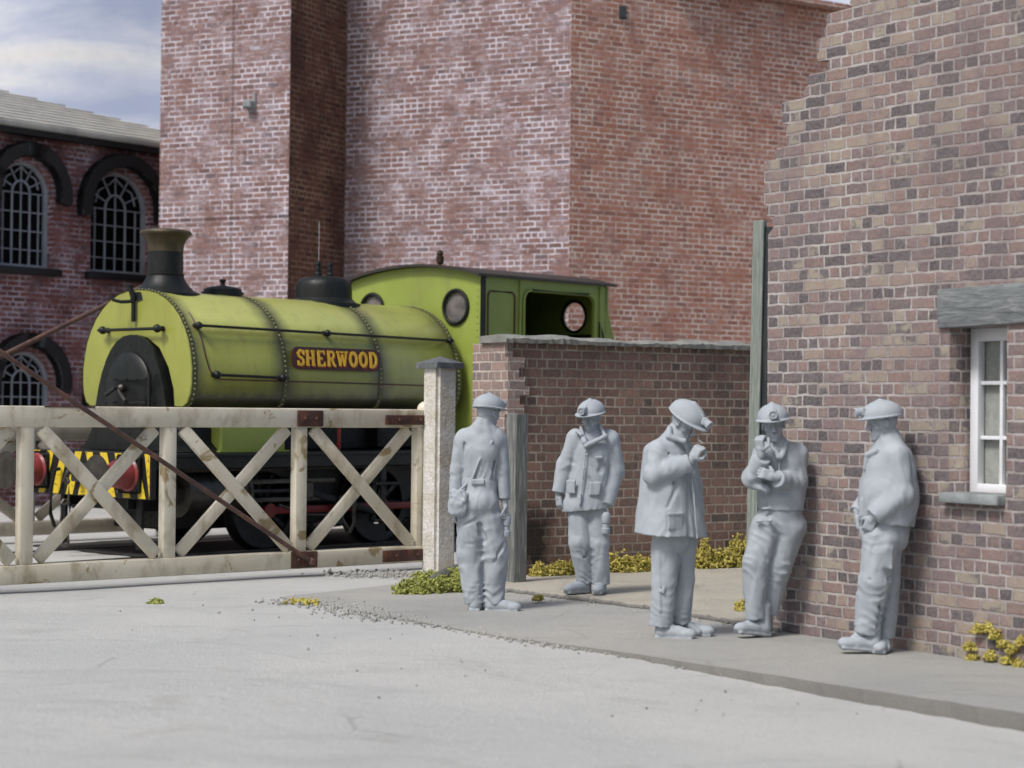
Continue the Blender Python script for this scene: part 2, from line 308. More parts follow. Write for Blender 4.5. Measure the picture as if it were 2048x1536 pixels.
t = NT('green_foam_moss'); O = t.tc.outputs['Object']
M_moss2 = t.fin(t.ramp(t.noise(O, 16, 5, .7), [(.3, rgb('5a6230')), (.5, rgb('878c48')), (.7, rgb('abae68'))]), .9, 0, .2)

# ------------------------------------------------------------------ sky backdrop and ground
t = NT('painted_sky'); O = t.tc.outputs['Object']
mp = t.n('ShaderNodeMapping'); t.put(mp.inputs[0], O); mp.inputs['Rotation'].default_value = (0, math.radians(-28), 0); mp.inputs['Scale'].default_value = (.06, .06, .2); n1 = t.noise(mp.outputs[0], 2.0, 6, .5, .4); n2 = t.noise(t.mapv(O, (.12, .12, .03), (3, 0, 2)), 3, 6, .6)
c = t.ramp(n1, [(.36, rgb('b0bad0')), (.47, rgb('ced3de')), (.56, rgb('e6e3dc')), (.72, rgb('dedbd3'))])
M_sky = t.fin(t.mix(t.math('MULTIPLY', t.ramp(n2, [(.45, 0.), (.7, 1.)]), .22), c, rgb('9fb0d8')), 1., 0, 0)
mb = MB(); R = 62; pts = [(R*math.sin(math.radians(a)), R*math.cos(math.radians(a))) for a in range(-46, 47, 4)]
for (x0, y0), (x1, y1) in zip(pts, pts[1:]): mb.add([(x0, y0, -1), (x1, y1, -1), (x1, y1, 26), (x0, y0, 26)], [(0, 1, 2, 3)])
tag(mb.build('sky', M_sky), kind='structure')
t = NT('misty_hillside'); O = t.tc.outputs['Object']
mp = t.n('ShaderNodeMapping'); t.put(mp.inputs[0], O); mp.inputs['Rotation'].default_value = (0, math.radians(-32), 0); mp.inputs['Scale'].default_value = (.12, .1, .45)
c = t.ramp(t.noise(mp.outputs[0], 1.2, 7, .55, .5), [(.36, rgb('97a0b4')), (.48, rgb('aeb3bf')), (.57, rgb('c3c4c5')), (.70, rgb('c6c3bc'))])
M_hill = t.fin(t.mix(t.ramp(t.noise(O, 1.6, 6, .7), [(.45, 0.), (.7, .35)]), c, rgb('959eb0')), 1., 0, 0)
mb = MB(); rows_ = []
for j in range(15):
    f = j/14; rows_.append([mb.bm.verts.new((x, 50+9*f, (17.5-.42*(x+16)+1.2*math.sin(x*.31)+.5*math.sin(x*.9+1))*(f**.8) - .2)) for x in [-34+1.2*i for i in range(34)]])
for A, B in zip(rows_, rows_[1:]):
    for i in range(33): mb.bm.faces.new((A[i], A[i+1], B[i+1], B[i]))
tag(mb.build('hills', M_hill, smooth=80), kind='structure')
K = [ground(*p) for p in ((560, 1196), (760, 1232), (1000, 1277), (1200, 1302), (1500, 1348), (2048, 1432), (2700, 1545))]
def kdist(x, y):    # signed distance in front (+) of the kerb line, and distance along it
    best = None; acc = 0
    for a, b in zip(K, K[1:]):
        d = (b-a); L = d.length; d = d/L; q = Vector((x, y, 0))-a; tt = min(max(q.dot(d), 0), L); e = (q-d*tt); dd = e.length*(1 if d.x*q.y-d.y*q.x < 0 else -1)
        if best is None or abs(dd) < abs(best[0]): best = (dd, acc+tt)
        acc += L
    return best
def roadz(x, y):
    dd, s = kdist(x, y); k = min(max((s-3.1)/5., 0), 1); return -.10*k*k*(3-2*k)*min(1, max(0, (dd+.5)/.6))
mb = MB(); xs = [-60, -30, -15]+[(-8+.16*i) for i in range(106)]+[14, 25, 45]; ys = [2, 4]+[5+.16*i for i in range(112)]+[24.5, 27, 31, 36, 45, 70]
G = [[mb.bm.verts.new((x, y, roadz(x, y)+(.004*math.sin(3*x+1.3*y)*math.sin(2.1*y-x) if -8 <= x <= 9 and y < 23 else 0))) for x in xs] for y in ys]
for A, B in zip(G, G[1:]):
    for i in range(len(xs)-1): mb.bm.faces.new((A[i], A[i+1], B[i+1], B[i]))
tag(mb.build('ground', M_road, smooth=60), kind='structure')
# ------------------------------------------------------------------ pavement along the ruined wall, with its worn kerb
def sub(P, step=.09, j=.0):
    out = []
    for a, b in zip(P, P[1:]):
        n = max(1, int((b-a).length/step))
        for i in range(n):
            q = a.lerp(b, i/n); out.append(Vector((q.x+random.uniform(-j, j), q.y+random.uniform(-j, j), 0)))
    return out+[P[-1]]
edge = sub(K, .1, .012); mb = MB()
WA, WB = ground(1540, 1263), ground(1860, 1310); WD = (WB-WA).normalized(); WN = Vector((WD.y, -WD.x, 0))   # ruined wall: foot line, direction, normal
if WN.y > 0: WN = -WN
tp, bt, bk = [], [], []
for i, q in enumerate(edge):
    s = kdist(q.x, q.y)[1]; n = Vector((.35, -.93, 0)); k = min(max((s-1.2)/2., 0), 1)
    zr = roadz(q.x+n.x*.1, q.y+n.y*.1)
    tp.append(mb.bm.verts.new((q.x, q.y, .008+.004*k))); bt.append(mb.bm.verts.new((q.x+n.x*(.05-.02*k), q.y+n.y*(.05-.02*k), zr-.02)))
    t_ = i/(len(edge)-1); far = Vector((-.6, 18.6, 0)).lerp(Vector((4.6, 11.2, 0)), min(1, t_*1.25))
    bk.append([mb.bm.verts.new(Vector((q.x, q.y, .012)).lerp(Vector((far.x, far.y, .012)), u)) for u in (.03, .12, .35, .65, 1)])
for i in range(len(edge)-1):
    mb.bm.faces.new((tp[i], tp[i+1], bk[i+1][0], bk[i][0]))
    for k in range(4): mb.bm.faces.new((bk[i][k], bk[i+1][k], bk[i+1][k+1], bk[i][k+1]))
kb = MB(); pts_ = [(a.co.copy(), b.co.copy()) for a, b in zip(tp, bt)]
tag(mb.build('pavement', M_pave, smooth=40), kind='structure')
for (a0, b0), (a1, b1) in zip(pts_, pts_[1:]):
    o_ = Vector((.004, -.012, 0)); kb.add([b0+o_, b1+o_, a1+o_-Vector((0, 0, .012)), a0+o_-Vector((0, 0, .012)), a1+Vector((0, .004, .003)), a0+Vector((0, .004, .003))], [(0, 1, 2, 3), (3, 2, 4, 5)])
tag(kb.build('kerb', M_kerb, smooth=30), kind='structure')
# yard slab at the foot of the brick wall, broken along its edge
Y = [ground(*p) for p in ((1008, 1186), (1120, 1200), (1290, 1221), (1430, 1246), (1560, 1268))]
ye = sub(Y, .05, .018)
mb = MB(); A = []; B = []; C_ = []; D = []
for i, q in enumerate(ye):
    u = i/(len(ye)-1); b = Vector((-.05, 18.7, 0)).lerp(Vector((3.2, 20.9, 0)), u)
    A.append(mb.bm.verts.new((q.x, q.y-.012, .0))); B.append(mb.bm.verts.new((q.x, q.y, .055+random.uniform(-.012, .004)-.008)))
    C_.append(mb.bm.verts.new((q.x+random.uniform(-.02, .02), q.y+.12, .05))); D.append(mb.bm.verts.new((b.x, b.y, .052)))
for i in range(len(ye)-1):
    for P, Q in ((B, C_), (C_, D)): mb.bm.faces.new((P[i], P[i+1], Q[i+1], Q[i]))
fa = [(a.co.copy(), b.co.copy()) for a, b in zip(A, B)]
for v in A: mb.bm.verts.remove(v)
tag(mb.build('yard_slab', M_yard, smooth=30), kind='structure')
kb = MB()
for (a0, b0), (a1, b1) in zip(fa, fa[1:]):
    j0 = Vector((0, -.02, -.012)); kb.add([a0, a1, b1+j0, b0+j0, b1+Vector((0, .006, .002)), b0+Vector((0, .006, .002))], [(0, 1, 2, 3), (3, 2, 4, 5)])
    if random.random() < .35: kb.ball(a0.lerp(b0, .3)+Vector((0, -.02, 0)), random.uniform(.01, .022), 1)
tag(kb.build('slab_edge', M_kerb, smooth=30), kind='structure')
#@@BUILDINGS
# ------------------------------------------------------------------ tall brick engine house behind the locomotive
Cc = Vector((.876, 30, 0)); Bd = Vector((-.899, .438, 0)); J = Cc+Bd*4.13; Pd = Vector((.438, .899, 0)); PE = J-Pd*1.73; PL = PE+Bd*2.52; Cd = Vector((.848, .53, 0)); CE = Cc+Cd*11
TOP = 8.62
eh = empty('engine_house', (Cc.x, Cc.y, 0)); tag(eh, 'tall windowless brick building with a projecting pier, rising behind the locomotive', 'building')
def rel(p): return p-Vector((Cc.x, Cc.y, 0))
def wallquad(mb, a, b, z0, z1, th=.4):
    d = (b-a).normalized(); n = Vector((d.y, -d.x, 0)); n = n if n.y > 0 else -n
    mb.add([a+Vector((0, 0, z0)), b+Vector((0, 0, z0)), b+Vector((0, 0, z1)), a+Vector((0, 0, z1)), a+n*th+Vector((0, 0, z0)), b+n*th+Vector((0, 0, z0)), b+n*th+Vector((0, 0, z1)), a+n*th+Vector((0, 0, z1))],
           [(0, 1, 2, 3), (4, 7, 6, 5), (0, 4, 5, 1), (3, 2, 6, 7), (0, 3, 7, 4), (1, 5, 6, 2)])
# pier and long wall: one closed footprint, pier leaning in slightly at its foot
mb = MB(); foot = [Cc, J, PE, PL, PL+Pd*4.5, CE+Vector((-5, 6, 0))]
mb.prism([(rel(p).x, rel(p).y) for p in foot], lambda u, v, t: Vector((u, v, t)), 0, 11.5)
mb.build('wall', M_tower, eh, smooth=None, uv=True)
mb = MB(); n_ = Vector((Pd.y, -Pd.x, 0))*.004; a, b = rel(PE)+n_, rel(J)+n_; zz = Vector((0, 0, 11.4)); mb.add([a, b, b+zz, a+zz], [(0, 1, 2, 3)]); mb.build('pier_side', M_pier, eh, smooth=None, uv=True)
mb = MB(); wallquad(mb, rel(Cc)+Vector((.004, -.004, 0)), rel(CE), 0, TOP, .5); mb.build('side_wall', M_tower2, eh, smooth=None, uv=True)
mb = MB(); a, b = rel(Cc)+Cd*1.9, rel(CE); mb.bar(a+Vector((.02, -.03, TOP+.05)), b+Vector((.02, -.03, TOP+.05)), .5, .07, (0, 0, 1))
mb.build('coping', M_tower2, eh, smooth=None, uv=True)
sp = onplane(503, 210, PE, Pd); mb = MB(); mb.box(rel(sp)-Pd*.06, (.16, .2, .13), Matrix.Rotation(math.atan2(Bd.y, Bd.x), 3, 'Z'), .02); mb.box(rel(sp)-Pd*.02+Vector((.06, 0, .06)), (.05, .1, .28), None, .01)
mb.build('drain_spout', M_slate, eh)
sp = onplane(1245, 105/4.096, Cc, (Cd.y, -Cd.x, 0)); mb = MB(); mb.box(rel(sp)+Vector((0, -.02, 0)), (.12, .1, .2), None, .01); mb.build('vent_brick', M_postdark, eh)
mb = MB(); e = onplane(463, 400, PE, Pd); mb.box(rel(e)*Vector((1, 1, 0)) - Pd*.002+Vector((0, 0, 4.2)), (.008, .008, 8.4)); mb.build('wall_joint', M_postdark, eh)
mb = MB()
for (p_, q_) in ((PL, PE),):
    a = rel(p_)+Vector((0, 0, 4.72)); b = rel(q_)+Vector((0, 0, 4.72)); mb.bar(a-Pd*.004, b-Pd*.004, .014, .014, (0, 0, 1))
mb.build('string_course', M_tower, eh, smooth=None, uv=True)

# ------------------------------------------------------------------ long shed with arched iron windows on the left
SA = Vector((-6.2, 33, 0)); SD = Vector((.629, .777, 0)); SN = Vector((.777, -.629, 0))   # SN faces the camera
sh = empty('engine_shed', SA); tag(sh, 'dark red brick shed with black arched window hoods and pale slate roof', 'building')
def sf(u, v, t): return SD*u+Vector((0, 0, v))-SN*t       # local: u along wall, v up, t into the wall
def wf(px, py):
    p = onplane(px, py, SA, SN)-SA; return (p.dot(SD), p.z)
wins = []
for (xl, xr, yb, ytop, xm) in ((-2, 103, 536, 322, 50), (180, 299, 549, 345, 241), (-2, 103, 880, 703, 52), (190, 310, 900, 738, 250)):
    u0 = wf(xl, yb)[0]; u1 = wf(xr, yb)[0]; v0 = wf(xm, yb)[1]; v1 = wf(xm, ytop)[1]; wins.append((u0, u1, v0, v1))
for off in (1.72, 3.44): # same pattern further to the left, just outside the photo
    for k in (0, 2): u0, u1, v0, v1 = wins[k]; wins.append((u0-off, u1-off, v0, v1))
def archpts(u0, u1, v0, v1, g=0, n=14):
    r = (u1-u0)/2+g; c = (u0+u1)/2; sp_ = v1-r*.98+g; return [(u0-g, v0-g), (u1+g, v0-g)]+[(c+r*math.cos(a), sp_+r*.98*math.sin(a)) for a in [math.pi*i/n for i in range(n+1)]]
EAVE = 6.2
holed('wall', [(-6.5, 0), (2.5, 0), (2.5, EAVE), (-6.5, EAVE)], [archpts(*w_) for w_ in wins], sf, .45, M_shed, sh, smooth=None)
mb = MB(); mb.box(sf(-2, EAVE/2, 4.4), (.3, .3, EAVE)); mb.add([sf(-6.5, 0, .46), sf(2.5, 0, .46), sf(2.5, EAVE-.05, .46), sf(-6.5, EAVE-.05, .46), sf(-6.5, 0, 6), sf(2.5, 0, 6), sf(2.5, EAVE-.05, 6), sf(-6.5, EAVE-.05, 6)], [(0, 1, 2, 3), (4, 7, 6, 5), (0, 3, 7, 4), (1, 5, 6, 2), (3, 2, 6, 7)])
mb.build('inner_block', M_void, sh, smooth=None)
for (u0, u1, v0, v1) in wins:
    c = (u0+u1)/2; r = (u1-u0)/2; spv = v1-r*.98
    mb = MB()   # frame: jambs and arched head
    wo_ = empty('window', sf(c, v0, .16)); wo_.parent = sh
    L = lambda u, v, t: sf(u, v, t)-sf(c, v0, .16)
    for s_ in (-1, 1): mb.bar(L(c+s_*(r-.03), v0, .16), L(c+s_*(r-.03), spv, .16), .06, .07, -SN)
    mb.bar(L(u0, v0+.03, .16), L(u1, v0+.03, .16), .07, .09, -SN)
    ap = [(c+(r-.03)*math.cos(a), spv+(r-.03)*math.sin(a)) for a in [math.pi*i/14 for i in range(15)]]
    for p, q in zip(ap, ap[1:]): mb.bar(L(*p, .16), L(*q, .16), .06, .07, -SN)
    mb.build('frame', M_bars, wo_)
    mb = MB()
    ri = r*.34
    for k in (-2, -1, 0, 1, 2):
        x = c+k*ri; topv = spv if abs(k) == 2 else (spv+.02 if abs(k) == 1 else spv+ri)
        mb.bar(L(x, v0, .16), L(x, topv, .16), .026 if abs(k) == 1 else .015, .03, -SN)
    rows = 4
    for k in range(1, rows+1): v = v0+(spv-v0)*k/rows; mb.bar(L(u0, v, .16), L(u1, v, .16), .016, .03, -SN)
    ap = [(c+ri*math.cos(a), spv+ri*1.15*math.sin(a)) for a in [math.pi*i/10 for i in range(11)]]
    for p, q in zip(ap, ap[1:]): mb.bar(L(*p, .16), L(*q, .16), .03, .03, -SN)
    for a in (28, 62, 90, 118, 152):
        ca, sa = math.cos(math.radians(a)), math.sin(math.radians(a)); mb.bar(L(c+ri*ca, spv+ri*1.15*sa, .16), L(c+r*ca*.97, spv+r*sa*.97, .16), .018, .03, -SN)
    for a0 in (35, 90, 145):
        pp = [(c+r*.68*math.cos(math.radians(a0+d)), spv+r*(.68+(.16 if d == 0 else 0))*math.sin(math.radians(a0+d))) for d in (-22, 0, 22)]
        for p, q in zip(pp, pp[1:]): mb.bar(L(*p, .16), L(*q, .16), .016, .03, -SN)
    mb.build('glazing_bars', M_bars, wo_)
    mb = MB(); mb.prism(archpts(u0+.01, u1-.01, v0+.01, v1-.01), lambda u, v, t: L(u, v, t), .2, .22); mb.build('pane', M_glassdark, wo_, smooth=None)
    mb = MB(); mb.bar(L(u0-.12, v0-.05, -.02), L(u1+.12, v0-.05, -.02), .12, .24, -SN, .015); mb.build('sill', M_blackframe, wo_)
    # hood: thick black arched moulding
    n = 18; ro, ri2 = r+.30, r+.07; mb = MB(); pr = [(c+ro*math.cos(a), spv+ro*math.sin(a)) for a in [math.radians(-12+204*i/n) for i in range(n+1)]]+[(c+ri2*math.cos(a), spv+ri2*math.sin(a)) for a in [math.radians(192-204*i/n) for i in range(n+1)]]
    for i in range(n):
        q = [pr[i], pr[i+1], pr[2*n-i], pr[2*n+1-i]]
        mb.add([L(*x, .02) for x in q]+[L(*x, -.17) for x in q], [(0, 1, 2, 3), (4, 7, 6, 5), (0, 4, 5, 1), (2, 6, 7, 3), (0, 3, 7, 4), (1, 5, 6, 2)])
    bmesh.ops.remove_doubles(mb.bm, verts=mb.bm.verts[:], dist=1e-4); mb.build('hood', M_blackframe, wo_, bev=.02)
mb = MB()
ez = EAVE; ov = .28
e0, e1 = sf(-6.7, ez, -ov), sf(2.7, ez, -ov); rz_ = 7.55
r0, r1 = sf(-6.7, rz_, 3.6), sf(-2.9, rz_, 3.6); b0, b1 = sf(-6.7, ez, 7.2), sf(2.7, ez, 7.2)
nrow = 14                                     # slate courses as small steps
for i in range(nrow):
    f0, f1 = i/nrow, (i+1)/nrow; zo = Vector((0, 0, .025))
    a, b, c_, d = e0.lerp(r0, f0)+zo, e1.lerp(r1, f0)+zo, e1.lerp(r1, f1), e0.lerp(r0, f1)
    mb.add([a, b, c_, d, a-zo*1.6, b-zo*1.6], [(0, 1, 2, 3), (0, 4, 5, 1)])
mb.add([e1, b1, r1], [(0, 1, 2)]); mb.add([b0, b1, r1, r0], [(0, 1, 2, 3)]); mb.add([e0, r0, b0], [(0, 1, 2)])
mb.build('roof', M_roof, sh, smooth=None)
mb = MB(); mb.bar(sf(-6.7, ez-.05, -ov), sf(2.7, ez-.05, -ov), .09, .1, SN, .02); mb.build('gutter', M_roof, sh)
mb = MB(); mb.bar(sf(-6.6, ez-.13, -.1), sf(2.6, ez-.13, -.1), .12, .3, SN); mb.build('eaves_board', M_blackframe, sh)

# ------------------------------------------------------------------ brick wall behind the men
ML = ground(1008, 1163); MR = ground(1500, 1140); MD = (MR-ML).normalized(); MN = Vector((MD.y, -MD.x, 0)); MN = MN if MN.y < 0 else -MN
mw = empty('yard_wall', ML); tag(mw, 'low brown brick wall with a ragged slate coping, between the green gatepost timbers', 'wall')
mf = lambda u, v, t: MD*u+Vector((0, 0, v))-MN*t
MH = 2.32
mb = MB(); mb.prism([(.07, 0), (3.6, 0), (3.6, MH), (.07, MH)], mf, 0, .36); mb.build('brickwork', M_mid, mw, smooth=None, uv=True)
mb = MB()    # thicker return end, toothed where the face has broken away
rows = [(0, 1.62, .02), (1.62, 1.72, .10), (1.72, 1.81, .05), (1.81, 1.90, .16), (1.90, 1.99, .11), (1.99, 2.08, .04), (2.08, 2.18, .10), (2.18, MH, .0)]
for z0, z1, ex in rows:
    mb.prism([(-.02, z0), (.07+ex, z0), (.07+ex, z1), (-.02, z1)], mf, -.012-(ex > .03)*.05, .60)
mb.build('end_pier', M_midend, mw, smooth=None, uv=True, bev=.008)
mb = MB(); n = 90; P = []
for i in range(n+1):
    u = -.06+3.72*i/n; j = random.uniform(-.014, .014)
    wv = .012*math.sin(u*3.1)+.008*math.sin(u*11+1)
    P.append([mb.bm.verts.new(mf(u, MH+.004+random.uniform(-.012, .002), -.075+j)), mb.bm.verts.new(mf(u, MH+.038+wv*.6+random.uniform(-.006, .006), -.085+j)), mb.bm.verts.new(mf(u, MH+.065+wv+random.uniform(-.006, .006), -.02+j*.6)), mb.bm.verts.new(mf(u, MH+.08+wv, .12)), mb.bm.verts.new(mf(u, MH+.07+wv, .42)), mb.bm.verts.new(mf(u, MH+.004, .42))])
for A, B in zip(P, P[1:]):
    for k in range(6): mb.bm.faces.new((A[k], B[k], B[(k+1) % 6], A[(k+1) % 6]))
mb.bm.faces.new(P[0]); mb.bm.faces.new(P[-1][::-1]); mb.build('coping', M_coping, mw, smooth=25)

# ------------------------------------------------------------------ ruined wall on the right
rw = empty('ruined_wall', WA); tag(rw, 'tall ruined wall of mottled bricks with a broken stepped edge and white window', 'wall')
wfn = lambda u, v, t: WD*u+Vector((0, 0, v))-WN*t
def wuv(px, py):
    p = onplane(px, py, WA, WN)-WA; return (p.dot(WD), p.z)
out = [wuv(*p) for p in ((1532, 1262), (1534, 900), (1536, 470))]
# broken edge up the left side, course by course
prof = [(1537, 455), (1533, 420), (1537, 380), (1536, 345), (1541, 300), (1567, 286), (1560, 262), (1563, 240), (1578, 215), (1592, 192), (1612, 180), (1614, 166), (1620, 150), (1640, 140), (1655, 134), (1654, 118), (1645, 96), (1652, 80), (1665, 66), (1662, 36), (1672, 22), (1690, 16), (1691, -10), (1712, -30), (1730, -60), (1760, -90)]
pp = [wuv(*p) for p in prof]; st = []; z_ = pp[0][1]; um = [p[0] for p in pp]; vm = [p[1] for p in pp]
while z_ < pp[-1][1]:         # each course broken off at its own length, arris knocked off
    h_ = .086*random.choice((1, 1, 2)); ui = float(np.interp(z_+h_/2, vm, um))+random.choice((-.09, -.05, -.02, .0, .03, .05)); r_ = random.uniform(.008, .028)
    st += [(ui+r_*.8, z_+.004), (ui+random.uniform(0, .006), z_+r_), (ui+random.uniform(-.006, .008), z_+h_*.5), (ui+.003, z_+h_-r_*1.2), (ui+r_*1.2, z_+h_-.002)]; z_ += h_
outer = out+st+[(1.4, 6.0), (4.2, 6.3), (4.2, 0.0)]
outer = [(u, v) for u, v in outer]; outer[0] = (outer[0][0], -.02); outer[-1] = (4.2, -.02)
wl, wr = wuv(1897, 980)[0], wuv(2012, 980)[0]; wt = wuv(1900, 655)[1]; wb = wuv(1900, 985)[1]
hole = [(wl, wb), (wr, wb), (wr, wt), (wl, wt)]
holed('brickwork', outer, [hole], wfn, .34, M_ruin, rw, smooth=None)
# lintel
mb = MB(); l0, l1 = wuv(1880, 620)[0], wuv(2120, 600)[0]; mb.bar(wfn(l0, wt+.135, .06), wfn(l1, wt+.15, .06), .27, .19, -WN, .008)
mb.build('lintel', M_lintel, rw, noise=.003, nscale=6)
mb = MB(); mb.bar(wfn(wl-.02, wb-.032, .03), wfn(wr-.005, wb-.032, .03), .07, .22, -WN, .012); mb.build('window_sill', M_slate, rw, noise=.002, nscale=9)
win = empty('window', wfn(wl, wb, .2)); win.parent = rw; o0 = wfn(wl, wb, .2)
WW, WH = wr-wl, wt-wb; lw = lambda u, v, t: wfn(wl+u, wb+v, t)-o0
fd = .25
mb = MB(); 
for a, b, wd in (((.035, 0), (.035, WH), .07), ((WW-.035, 0), (WW-.035, WH), .07), ((0, .03), (WW, .03), .06), ((0, WH-.045), (WW, WH-.045), .09)): mb.bar(lw(*a, fd+(.002 if a[0] == 0 else 0)), lw(*b, fd+(.002 if a[0] == 0 else 0)), wd, .07, -WN, .004)
mb.build('frame', M_winwhite, win)
mb = MB(); x0, x1 = .07, WW-.07
mb.bar(lw((x0+x1)/2, .05, fd+.01), lw((x0+x1)/2, WH-.08, fd+.01), .026, .035, -WN, .003)
for k in (1, 2): mb.bar(lw(x0, WH*k/3, fd+.013), lw(x1, WH*k/3, fd+.013), .026, .035, -WN, .003)
mb.build('glazing_bars', M_winwhite, win)
mb = MB(); mb.bar(lw(WW/2, .03, fd+.05), lw(WW/2, WH-.05, fd+.05), WW-.1, .008, -WN); mb.build('pane', M_winglass, win)
mb = MB(); mb.bar(wfn(wl-.1, (wb+wt)/2, .5), wfn(wr+.1, (wb+wt)/2, .5), WH+.3, .02, -WN); mb.build('blind', M_cream, win, M=Matrix.Translation(-o0))

# timber posts
def post(px, py, w_, d_, h, rz, mat, name, lab, lean=(0, 0), mat2=None):
    p = ground(px, py); o = empty(name, p); o.rotation_euler = (lean[0], lean[1], rz)
    b = MB(); b.box((0, 0, h/2), (w_, d_, h), None, .006)
    for v in b.bm.verts:
        if v.co.z > h*.9: v.co.z += random.uniform(-.02, .008); 
    b.build('timber', mat, o, noise=.003, nscale=4)
    if mat2: b = MB(); b.box((w_/2+.035, .02, h/2-.03), (.07, d_*.8, h-.06), None, .006); b.build('side_timber', mat2, o)
    tag(o, lab, 'post'); return o
post(1031, 1174, .15, .15, 1.64, math.radians(38), M_sleeper, 'sleeper_post', 'short thick weathered grey-green timber post beside the man seen from behind')
post(1503, 1205, .095, .11, 3.36, math.radians(-20), M_post, 'timber_post', 'tall slim green-grey timber post at the broken end of the ruined wall', (0, math.radians(.75)), M_postdark)
#@@GATES
# ------------------------------------------------------------------ crossing gates
GL = ground(0, 1188); GR = ground(850, 1138); GD = (GR-GL).normalized(); GN = Vector((GD.y, -GD.x, 0)); GN = GN if GN.y < 0 else -GN
def gate(name, lab, org, d, n, s0, s1, ups, z0, z1, mat, plates, rod):
    root = empty(name, org+d*s1); tag(root, lab, 'gate', 'level crossing gates')
    P = lambda s, z, t=0.: d*(s-s1)+Vector((0, 0, z))-n*t
    mb = MB(); mb.bar(P(s0, z1-.095), P(s1, z1-.095), .19, .13, n, .022); mb.build('top_rail', mat, root)
    mb = MB(); mb.bar(P(s0, z0+.085), P(s1, z0+.085), .17, .15, n, .022); mb.build('bottom_rail', mat, root)
    for s in ups:
        mb = MB(); mb.bar(P(s, z0+.15), P(s, z1-.17), .14, .12, n, .03); mb.build('upright', mat, root)
    for a, b in zip(ups, ups[1:]):
        mb = MB(); mb.bar(P(a+.13, z1-.2, -.035), P(b-.13, z0+.2, -.035), .13, .055, n, .02); mb.build('brace', mat, root)
        mb = MB(); mb.bar(P(a+.13, z0+.2, .02), P(b-.13, z1-.2, .02), .13, .055, n, .02); mb.build('brace', mat, root)
    for (a, b, c0, c1, ro) in plates:
        mb = MB(); mb.bar(P(a, (c0+c1)/2, -.072), P(b, (c0+c1)/2, -.072), c1-c0, .03, n, .008)
        for q in (.28, .72): mb.ball(P(a+(b-a)*q, (c0+c1)/2, -.09), .02, 1)
        mb.build('iron_strap', M_rust, root)
    if rod:
        (sa, za), (sb, zb), rr, off = rod
        mb = MB(); mb.tube([P(sa, za, off), P(sa+(sb-sa)*.45, za+(zb-za)*.45-.015, off), P(sb, zb, off)], rr, 8); mb.ball(P(sa, za, off), rr*2, 1); mb.build('tie_rod', M_rustbar, root)
    return root, P
g1, P1g = gate('crossing_gate', 'near white wooden crossing gate with crossed braces in front of the locomotive', GL, GD, GN, -2.8, 4.70, [-2.68, -1.22, .22, 1.66, 3.13, 4.62], .08, 1.66, M_white,
     [(3.06, 3.36, 1.48, 1.64, 0), (4.13, 4.74, 1.50, 1.60, 0), (3.00, 3.31, .09, .25, 0), (4.11, 4.72, .10, .22, 0)], ((3.2, .15), (-2.75, 3.75), .023, -.14))
mb = MB(); mb.lathe([(.075, 0), (.075, .03), (.06, .07), (.02, .1)], P1g(4.68, 1.64), (0, 0, 1), 14); mb.build('gate_knob', M_white, g1); mb = MB(); mb.box(P1g(4.77, 1.33), (.06, .09, .3), None, .02); mb.build('hinge_block', M_white, g1)
mb = MB(); mb.box(P1g(.62, 1.655, -.02), (.5, .1, .012), Matrix.Rotation(math.atan2(GD.y, GD.x), 3, 'Z'), .004); mb.build('torn_patch', M_rust, g1)
# far gate on the other side of the track
FD = Vector((.72, .69, 0)).normalized(); FN = Vector((FD.y, -FD.x, 0)); FO = Vector((-.2537*22.9, 22.9, 0))
g2, P2g = gate('crossing_gate', 'dingy cream crossing gate beyond the track, seen through the braces of the near gate', FO, FD, FN, -3.2, 1.5, [-3.1, -1.6, -.0, 1.42], .09, 1.42, M_cream, [], ((-4.4, .35), (1.78, 3.27), .03, 0))
# gate posts
def gatepost(px, py, lab, h, w_, org=None, capw=.22):
    p = org if org is not None else ground(px, py); o = empty('gate_post', p, math.radians(40)); tag(o, lab, 'gate post')
    mb = MB(); b = bmesh.new(); bmesh.ops.create_cube(b, size=1); 
    for v in b.verts: v.co = Vector((v.co.x*w_, v.co.y*w_, (v.co.z+.5)*h))
    bmesh.ops.bevel(b, geom=[e for e in b.edges if abs(e.verts[0].co.z-e.verts[1].co.z) > .5], offset=.035, segments=2, affect='EDGES'); mb.merge(b)
    mb.build('shaft', M_crust, o, smooth=40)
    mb = MB(); c = capw; mb.add([(-c, -c, h), (c, -c, h), (c, c, h), (-c, c, h), (-c, -c, h+.055), (c, -c, h+.055), (c, c, h+.055), (-c, c, h+.055), (0, 0, h+.125)], [(0, 3, 2, 1), (0, 1, 5, 4), (1, 2, 6, 5), (2, 3, 7, 6), (3, 0, 4, 7), (4, 5, 8), (5, 6, 8), (6, 7, 8), (7, 4, 8)])
    mb.build('cap', M_darkslate, o, smooth=None, bev=.01, noise=.002); return o
gatepost(876, 1140, 'crusty white gate post with dark pyramid cap closing the near crossing gate', 2.09, .265, capw=.175)
gatepost(0, 0, 'tall white hinge post carrying the rusty tie rod of the near gate', 3.9, .28, org=GL-GD*3.0, capw=.2)
o = gatepost(0, 0, 'slim cream hinge post of the far gate, hidden behind the chimney', 3.2, .1, org=FO+FD*1.86, capw=.07)
